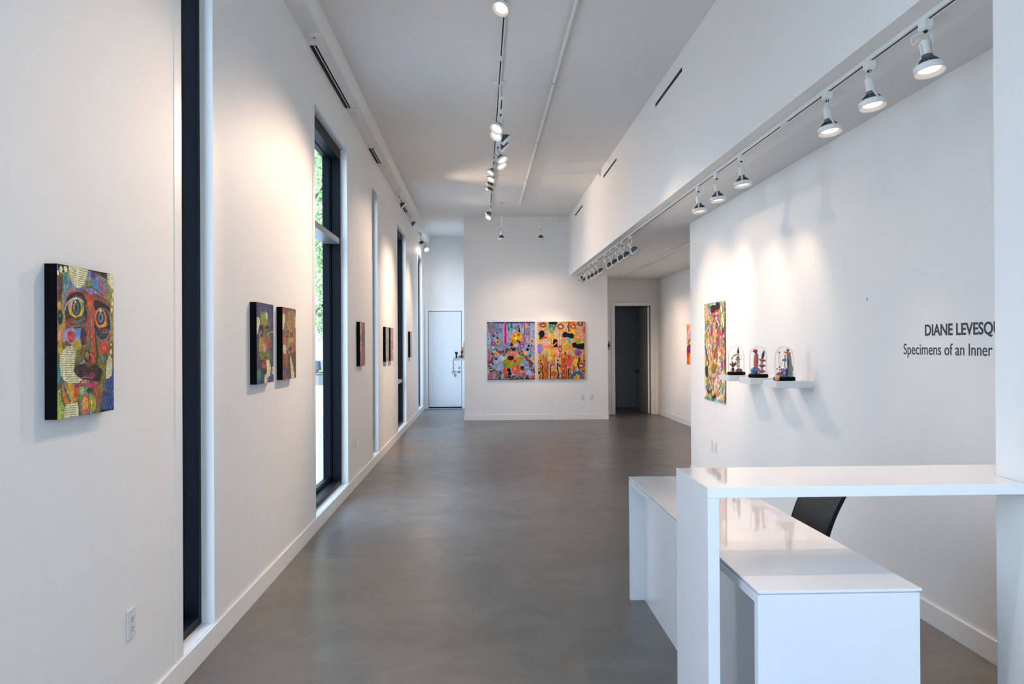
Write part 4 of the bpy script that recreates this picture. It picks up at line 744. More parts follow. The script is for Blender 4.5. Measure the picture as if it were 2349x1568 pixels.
P_BLUEABS=[('p','2b2f6a',[(-3,-3),(998,-3),(998,25),(-3,32)]),('s','7fa8b0',7,[(7,19),(12,84),(7,250)]),('s','a8b4cc',7,[(36,19),(41,84),(36,450)]),('s','7fa8b0',7,[(66,19),(71,84),(66,166)]),('s','3a4a70',7,[(95,19),(100,84),(95,443)]),('s','4a5c80',7,[(124,19),(129,84),(124,396)]),('s','6f86a8',7,[(153,19),(159,84),(153,214)]),('s','6f86a8',7,[(183,19),(188,84),(183,293)]),('s','3a4a70',7,[(212,19),(217,84),(212,477)]),('s','4a5c80',7,[(241,19),(247,84),(241,296)]),('s','7fa8b0',7,[(271,19),(276,84),(271,194)]),('s','7fa8b0',7,[(300,19),(305,84),(300,248)]),('s','6f86a8',7,[(329,19),(334,84),(329,426)]),('s','4a5c80',7,[(359,19),(364,84),(359,306)]),('s','a8b4cc',7,[(388,19),(393,84),(388,223)]),('s','3a4a70',7,[(417,19),(422,84),(417,215)]),('s','6f86a8',7,[(447,19),(452,84),(447,207)]),('s','7fa8b0',7,[(476,19),(481,84),(476,384)]),('s','3a4a70',7,[(505,19),(510,84),(505,202)]),('s','4a5c80',7,[(534,19),(540,84),(534,156)]),('s','6f86a8',7,[(564,19),(569,84),(564,233)]),('s','4a5c80',7,[(593,19),(598,84),(593,217)]),('s','4a5c80',7,[(622,19),(628,84),(622,263)]),('s','a8b4cc',7,[(652,19),(657,84),(652,229)]),('s','7fa8b0',7,[(681,19),(686,84),(681,480)]),('s','4a5c80',7,[(710,19),(716,84),(710,223)]),('s','4a5c80',7,[(740,19),(745,84),(740,486)]),('s','3a4a70',7,[(769,19),(774,84),(769,266)]),('s','6f86a8',7,[(798,19),(803,84),(798,289)]),('s','3a4a70',7,[(828,19),(833,84),(828,217)]),('s','4a5c80',7,[(857,19),(862,84),(857,254)]),('s','6f86a8',7,[(886,19),(891,84),(886,278)]),('s','a8b4cc',7,[(916,19),(921,84),(916,458)]),('s','7fa8b0',7,[(945,19),(950,84),(945,373)]),('s','6f86a8',7,[(974,19),(979,84),(974,376)]),('e',93,77,60,79,'4a8a98',0),('e',472,98,78,79,'56a0a8',0),('e',740,149,43,43,'78c0cc',0),('e',283,142,34,43,'5a8ab0',0),('e',576,156,30,25,'b4bcd8',0),('e',317,633,52,43,'b8c4dc',0),('e',912,546,43,33,'5fb4c0',0),('e',248,395,65,51,'6a9098',0),('e',136,239,36,30,'4a505c',0),('e',817,705,69,58,'8494b0',0),('e',612,450,20,17,'a8b0d8',0),('e',555,757,21,17,'9a90d0',0),('e',865,751,16,14,'7f78c0',0),('e',467,418,22,18,'5a6ab8',0),('e',47,808,23,20,'a8b0d8',0),('e',679,829,12,10,'5a6ab8',0),('e',97,925,16,14,'8fa0c8',0),('e',362,489,18,15,'5a6ab8',0),('e',623,780,22,18,'8fa0c8',0),('e',458,743,15,12,'8fa0c8',0),('e',664,620,13,11,'5a6ab8',0),('e',176,556,21,17,'8fa0c8',0),('e',655,511,21,17,'a8b0d8',0),('e',178,632,21,17,'a8b0d8',0),('e',328,460,29,25,'9a90d0',0),('e',561,759,16,14,'7f78c0',0),('e',158,846,27,22,'5a6ab8',0),('e',72,577,28,24,'a8b0d8',0),('e',457,738,29,25,'5a6ab8',0),('e',272,443,29,25,'7f78c0',0),('e',886,649,17,14,'9a90d0',0),('e',249,868,23,20,'7f78c0',0),('e',313,723,22,18,'9a90d0',0),('e',119,712,20,17,'9a90d0',0),('e',816,861,16,14,'8fa0c8',0),('e',816,762,21,17,'5a6ab8',0),('s','c0405a',23,[(50,19),(41,134),(93,189),(158,156),(153,19)]),('e',379,199,50,210,'d890b8',0),('s','c8348a',40,[(382,26),(382,373)]),('s','7a1a80',16,[(391,26),(382,127),(395,243),(378,358)]),('s','e05070',10,[(365,156),(369,286)]),('o',382,214,57,217,7,'a060a0'),('s','c03a5a',13,[(533,84),(576,116),(628,98),(649,55)]),('s','3a2a7a',19,[(511,26),(511,98)]),('s','b83a50',19,[(778,19),(787,171),(778,250)]),('s','c8405a',38,[(781,272),(783,344)]),('s','e0a030',14,[(800,12),(834,62),(834,105)]),('s','c04a70',19,[(852,134),(886,228),(878,301)]),('e',201,192,12,10,'08080c',0),('e',214,280,19,16,'08080c',0),('e',123,309,11,9,'08080c',0),('e',888,51,16,14,'08080c',0),('e',834,214,14,12,'08080c',0),('e',869,124,8,7,'08080c',0),('e',955,165,9,8,'08080c',0),('e',207,124,8,7,'08080c',0),('e',235,113,7,6,'08080c',0),('e',197,160,7,6,'08080c',0),('e',188,639,26,22,'08080c',0),('e',847,481,29,25,'08080c',0),('e',278,879,22,19,'08080c',0),('e',24,297,10,9,'08080c',0),('e',300,264,7,6,'08080c',0),('e',141,416,10,9,'08080c',0),('e',873,416,24,20,'08080c',0),('e',929,413,14,12,'08080c',0),('e',162,470,7,6,'08080c',0),('p','08080c',[(658,48),(701,171),(681,198),(655,171)]),('p','08080c',[(455,84),(464,127),(448,147),(436,129)]),('e',132,376,50,42,'7a3a9a',0),('e',132,376,23,20,'e05a20',0),('e',227,351,50,42,'c8c040',0),('e',227,351,26,22,'c03018',0),('e',938,335,45,38,'c8c040',0),('e',938,335,26,22,'c03018',0),('e',727,420,53,45,'a8309a',0),('e',727,420,24,20,'f07090',0),('e',597,402,40,33,'f08aa0',0),('e',597,402,16,13,'e0d0dc',0),('e',379,611,29,25,'c8c040',0),('e',379,611,14,12,'e88a20',0),('e',968,651,41,35,'f0b040',0),('e',968,651,22,19,'e8501a',0),('e',41,221,22,19,'5a60b8',0),('e',41,221,10,9,'dfe4f0',0),('e',803,246,22,19,'5a60b8',0),('e',803,246,10,9,'c8d0e8',0),('e',126,445,29,25,'8fa8b8',0),('e',126,445,14,12,'f0f4f4',0),('e',666,463,22,19,'5a5ab8',0),('e',666,463,9,8,'e8ecf4',0),('e',653,741,21,17,'4a5a78',0),('e',653,741,9,7,'a8b8c8',0),('e',283,723,16,13,'4a90b0',0),('e',283,723,8,7,'a0c0d0',0),('s','c83a50',14,[(997,413),(925,445),(925,507),(994,539)]),('s','c84a60',26,[(24,496),(50,575),(20,662),(33,745)]),('p','dc9c22',[(485,315),(503,250),(559,192),(645,172),(714,199),(745,250),(714,322),(662,367),(593,377),(507,374)]),('e',628,257,95,65,'e8b42a',0),('e',662,228,31,29,'b86a18',0),('e',570,243,24,25,'a87820',0),('e',541,329,31,33,'b07a20',0),('e',649,331,38,25,'5f5012',0),('e',602,283,22,19,'f4dc48',0),('e',709,286,17,17,'e88a20',0),('e',514,397,26,30,'0c0c10',0),('e',684,358,21,17,'0c0c10',0),('e',550,452,40,25,'8a9a30',0),('e',220,498,25,21,'9a7450',0),('e',205,481,22,19,'64462c',0),('e',209,517,21,17,'7a5636',0),('e',199,516,19,16,'64462c',0),('e',250,517,22,18,'5a3a24',0),('e',240,510,8,7,'d0b090',0),('e',289,517,20,17,'2c1c12',0),('e',311,540,25,21,'2c1c12',0),('e',282,546,16,14,'64462c',0),('e',251,558,19,16,'2c1c12',0),('e',280,557,20,17,'64462c',0),('e',292,548,8,7,'d0b090',0),('e',341,503,19,16,'3a281a',0),('e',340,509,22,18,'7a5636',0),('e',351,504,21,17,'64462c',0),('e',317,520,16,14,'7a5636',0),('e',341,515,20,17,'3a281a',0),('e',313,507,8,7,'d0b090',0),('e',399,508,26,22,'3a281a',0),('e',399,520,19,16,'3a281a',0),('e',356,511,16,14,'64462c',0),('e',402,509,18,15,'3a281a',0),('e',373,496,25,21,'7a5636',0),('e',369,498,8,7,'d0b090',0),('e',420,467,21,17,'7a5636',0),('e',458,474,13,11,'9a7450',0),('e',456,488,22,19,'3a281a',0),('e',413,475,18,15,'3a281a',0),('e',446,457,22,18,'9a7450',0),('e',464,472,8,7,'d0b090',0),('e',502,460,22,18,'5a3a24',0),('e',517,477,15,12,'2c1c12',0),('e',516,496,21,17,'64462c',0),('e',489,482,16,13,'9a7450',0),('e',502,499,22,18,'9a7450',0),('e',472,460,8,7,'d0b090',0),('e',643,488,25,21,'7a5636',0),('e',592,461,22,18,'3a281a',0),('e',578,488,15,12,'2c1c12',0),('e',640,466,21,17,'3a281a',0),('e',640,488,23,20,'9a7450',0),('e',597,478,8,7,'d0b090',0),('e',670,530,22,19,'9a7450',0),('e',655,509,20,17,'9a7450',0),('e',666,524,12,10,'2c1c12',0),('e',672,530,20,17,'7a5636',0),('e',691,488,15,12,'3a281a',0),('e',678,509,8,7,'d0b090',0),('e',708,541,13,11,'7a5636',0),('e',724,515,25,21,'64462c',0),('e',742,540,18,15,'9a7450',0),('e',684,537,25,21,'2c1c12',0),('e',697,540,20,17,'9a7450',0),('e',721,539,8,7,'d0b090',0),('e',781,561,12,10,'7a5636',0),('e',757,577,21,17,'64462c',0),('e',756,599,12,10,'9a7450',0),('e',762,584,16,13,'5a3a24',0),('e',724,574,24,20,'3a281a',0),('e',781,558,8,7,'d0b090',0),('e',835,604,12,10,'9a7450',0),('e',822,631,22,19,'9a7450',0),('e',819,605,20,17,'9a7450',0),('e',783,614,12,10,'3a281a',0),('e',823,613,25,21,'2c1c12',0),('e',791,597,8,7,'d0b090',0),('e',872,668,21,17,'64462c',0),('e',835,662,13,11,'5a3a24',0),('e',844,647,14,12,'5a3a24',0),('e',822,653,23,20,'5a3a24',0),('e',863,668,13,11,'5a3a24',0),('e',872,631,8,7,'d0b090',0),('e',886,590,16,13,'2c1c12',0),('e',910,593,16,14,'64462c',0),('e',882,617,16,14,'5a3a24',0),('e',885,583,15,12,'3a281a',0),('e',903,586,19,16,'5a3a24',0),('e',900,608,8,7,'d0b090',0),('e',884,717,16,13,'5a3a24',0),('e',918,689,21,17,'3a281a',0),('e',936,725,25,21,'2c1c12',0),('e',911,686,16,13,'3a281a',0),('e',903,694,26,22,'2c1c12',0),('e',928,727,8,7,'d0b090',0),('e',915,737,19,16,'5a3a24',0),('e',914,738,19,16,'2c1c12',0),('e',910,729,18,15,'2c1c12',0),('e',903,752,16,14,'7a5636',0),('e',855,748,14,12,'64462c',0),('e',897,721,8,7,'d0b090',0),('e',897,771,26,22,'64462c',0),('e',938,782,22,19,'9a7450',0),('e',941,790,15,12,'64462c',0),('e',891,796,13,11,'7a5636',0),('e',934,780,15,12,'5a3a24',0),('e',945,793,8,7,'d0b090',0),('e',967,823,16,13,'3a281a',0),('e',955,836,18,15,'2c1c12',0),('e',950,835,22,19,'9a7450',0),('e',928,836,20,17,'3a281a',0),('e',961,837,26,22,'5a3a24',0),('e',953,832,8,7,'d0b090',0),('e',954,863,22,19,'5a3a24',0),('e',941,850,13,11,'7a5636',0),('e',953,865,13,11,'9a7450',0),('e',984,879,12,10,'9a7450',0),('e',983,874,23,20,'2c1c12',0),('e',963,871,8,7,'d0b090',0),('e',97,568,16,13,'3a281a',0),('e',103,557,22,18,'9a7450',0),('e',138,564,19,16,'5a3a24',0),('e',116,565,20,17,'3a281a',0),('e',112,553,25,21,'5a3a24',0),('e',112,596,8,7,'d0b090',0),('e',153,616,13,11,'3a281a',0),('e',114,629,25,21,'7a5636',0),('e',125,616,20,17,'9a7450',0),('e',138,601,13,11,'7a5636',0),('e',115,608,14,12,'64462c',0),('e',141,632,8,7,'d0b090',0),('e',109,665,16,14,'9a7450',0),('e',109,663,14,12,'3a281a',0),('e',120,652,18,15,'7a5636',0),('e',91,641,23,20,'3a281a',0),('e',98,637,24,20,'5a3a24',0),('e',100,676,8,7,'d0b090',0),('e',88,674,13,11,'5a3a24',0),('e',103,707,22,18,'5a3a24',0),('e',51,681,25,21,'5a3a24',0),('e',95,663,18,15,'3a281a',0),('e',48,704,22,19,'5a3a24',0),('e',53,673,8,7,'d0b090',0),('e',122,736,20,17,'3a281a',0),('e',83,698,17,14,'7a5636',0),('e',134,732,17,14,'64462c',0),('e',103,702,21,17,'5a3a24',0),('e',87,710,14,12,'3a281a',0),('e',96,726,8,7,'d0b090',0),('e',36,801,22,18,'9a7450',0),('e',81,795,26,22,'3a281a',0),('e',48,761,20,17,'3a281a',0),('e',84,780,15,12,'7a5636',0),('e',68,804,14,12,'2c1c12',0),('e',86,781,8,7,'d0b090',0),('e',138,822,16,13,'64462c',0),('e',112,854,18,15,'3a281a',0),('e',112,850,18,15,'2c1c12',0),('e',109,856,18,15,'5a3a24',0),('e',125,837,22,18,'5a3a24',0),('e',114,832,8,7,'d0b090',0),('e',112,889,12,10,'2c1c12',0),('e',91,856,24,20,'7a5636',0),('e',79,858,23,20,'2c1c12',0),('e',89,889,16,13,'2c1c12',0),('e',84,882,16,14,'7a5636',0),('e',98,879,8,7,'d0b090',0),('e',191,880,13,11,'5a3a24',0),('e',215,856,12,10,'5a3a24',0),('e',160,866,22,18,'9a7450',0),('e',184,855,18,15,'64462c',0),('e',202,866,22,18,'7a5636',0),('e',180,873,8,7,'d0b090',0),('e',216,905,16,14,'3a281a',0),('e',226,915,26,22,'64462c',0),('e',234,903,24,20,'9a7450',0),('e',262,901,21,17,'2c1c12',0),('e',265,911,24,20,'64462c',0),('e',246,900,8,7,'d0b090',0),('e',212,909,16,14,'64462c',0),('e',216,949,12,10,'5a3a24',0),('e',178,943,13,11,'7a5636',0),('e',164,908,18,15,'9a7450',0),('e',203,941,24,20,'7a5636',0),('e',181,920,8,7,'d0b090',0),('e',272,954,26,22,'2c1c12',0),('e',276,960,22,18,'7a5636',0),('e',256,972,22,19,'2c1c12',0),('e',266,939,18,15,'9a7450',0),('e',291,929,15,12,'7a5636',0),('e',278,934,8,7,'d0b090',0),('e',359,966,21,17,'9a7450',0),('e',379,997,14,12,'7a5636',0),('e',369,949,15,12,'64462c',0),('e',392,965,22,19,'5a3a24',0),('e',362,950,20,17,'64462c',0),('e',355,974,8,7,'d0b090',0),('e',466,963,24,20,'64462c',0),('e',475,931,16,13,'9a7450',0),('e',453,928,26,22,'7a5636',0),('e',445,952,14,12,'5a3a24',0),('e',423,959,23,20,'2c1c12',0),('e',472,929,8,7,'d0b090',0),('e',496,962,14,12,'5a3a24',0),('e',475,968,22,18,'3a281a',0),('e',527,960,25,21,'64462c',0),('e',475,952,18,15,'2c1c12',0),('e',525,980,22,19,'5a3a24',0),('e',509,961,8,7,'d0b090',0),('e',567,942,26,22,'7a5636',0),('e',561,962,21,17,'5a3a24',0),('e',586,960,18,15,'5a3a24',0),('e',549,953,20,17,'2c1c12',0),('e',534,941,14,12,'3a281a',0),('e',555,965,8,7,'d0b090',0),('e',597,968,14,12,'64462c',0),('e',640,986,23,20,'7a5636',0),('e',624,992,26,22,'64462c',0),('e',604,975,23,20,'2c1c12',0),('e',586,978,16,14,'9a7450',0),('e',585,957,8,7,'d0b090',0),('e',650,946,16,14,'9a7450',0),('e',659,949,15,12,'3a281a',0),('e',674,926,13,11,'9a7450',0),('e',653,967,14,12,'2c1c12',0),('e',659,962,22,19,'7a5636',0),('e',694,954,8,7,'d0b090',0),('e',734,957,12,10,'7a5636',0),('e',698,958,14,12,'2c1c12',0),('e',697,982,15,12,'64462c',0),('e',729,978,16,14,'3a281a',0),('e',741,957,22,18,'5a3a24',0),('e',733,954,8,7,'d0b090',0),('e',841,945,21,17,'2c1c12',0),('e',838,968,14,12,'7a5636',0),('e',863,969,22,19,'5a3a24',0),('e',832,960,16,13,'3a281a',0),('e',819,972,22,19,'2c1c12',0),('e',878,963,8,7,'d0b090',0),('e',732,827,20,17,'5a3a24',0),('e',736,826,22,18,'3a281a',0),('e',746,813,22,19,'7a5636',0),('e',756,827,14,12,'64462c',0),('e',736,809,23,20,'2c1c12',0),('e',783,824,8,7,'d0b090',0),('e',705,815,23,20,'5a3a24',0),('e',722,806,18,15,'2c1c12',0),('e',706,780,19,16,'5a3a24',0),('e',759,811,23,20,'7a5636',0),('e',758,803,18,15,'5a3a24',0),('e',729,786,8,7,'d0b090',0),('e',790,630,12,10,'7a5636',0),('e',816,624,12,10,'2c1c12',0),('e',837,665,22,19,'64462c',0),('e',784,627,17,14,'7a5636',0),('e',824,624,25,21,'64462c',0),('e',787,638,8,7,'d0b090',0),('e',350,572,26,22,'5a3a24',0),('e',290,543,22,19,'64462c',0),('e',332,532,17,14,'5a3a24',0),('e',330,566,23,20,'9a7450',0),('e',285,544,21,17,'7a5636',0),('e',308,567,8,7,'d0b090',0),('e',554,481,34,27,'0a0a0c',0),('p','8f9a20',[(319,734),(343,669),(421,633),(541,590),(653,543),(735,582),(750,662),(697,734),(593,756),(490,792),(421,824),(352,792)]),('e',593,633,121,65,'b88a3a',0),('e',524,684,112,43,'b87434',0),('e',628,590,43,29,'c0a0a0',0),('e',580,676,28,25,'b81c18',0),('e',524,709,22,13,'e8902a',0),('e',386,749,52,36,'7a8a1c',0),('e',490,622,64,46,'16131a',0),('e',511,546,108,40,'e8705a',0),('e',541,532,52,19,'f08a70',0),('s','f09868',46,[(145,517),(197,539),(248,575)]),('e',809,539,41,36,'f0a478',0),('e',455,835,38,33,'08080a',0),('e',472,897,40,32,'08080a',0),('e',606,835,97,81,'d85a42',0),('e',576,806,43,29,'e87a60',0),('e',628,792,17,36,'a03a28',0),('e',373,850,45,66,'cc4c3a',0),('e',386,929,43,36,'c84a38',0),('e',766,915,53,38,'cc3a4c',0),('s','f07a88',17,[(688,842),(722,886)]),('e',735,781,26,13,'0c0c0e',0),('e',67,936,52,58,'cc5058',0),('e',964,958,40,33,'c84448',0),('e',947,900,28,19,'e8a070',0),('s','d8403a',17,[(929,684),(886,741)]),('e',76,637,22,14,'e87028',0),('p','2a1418',[(7,987),(1000,987),(1000,1003),(7,1003)])]
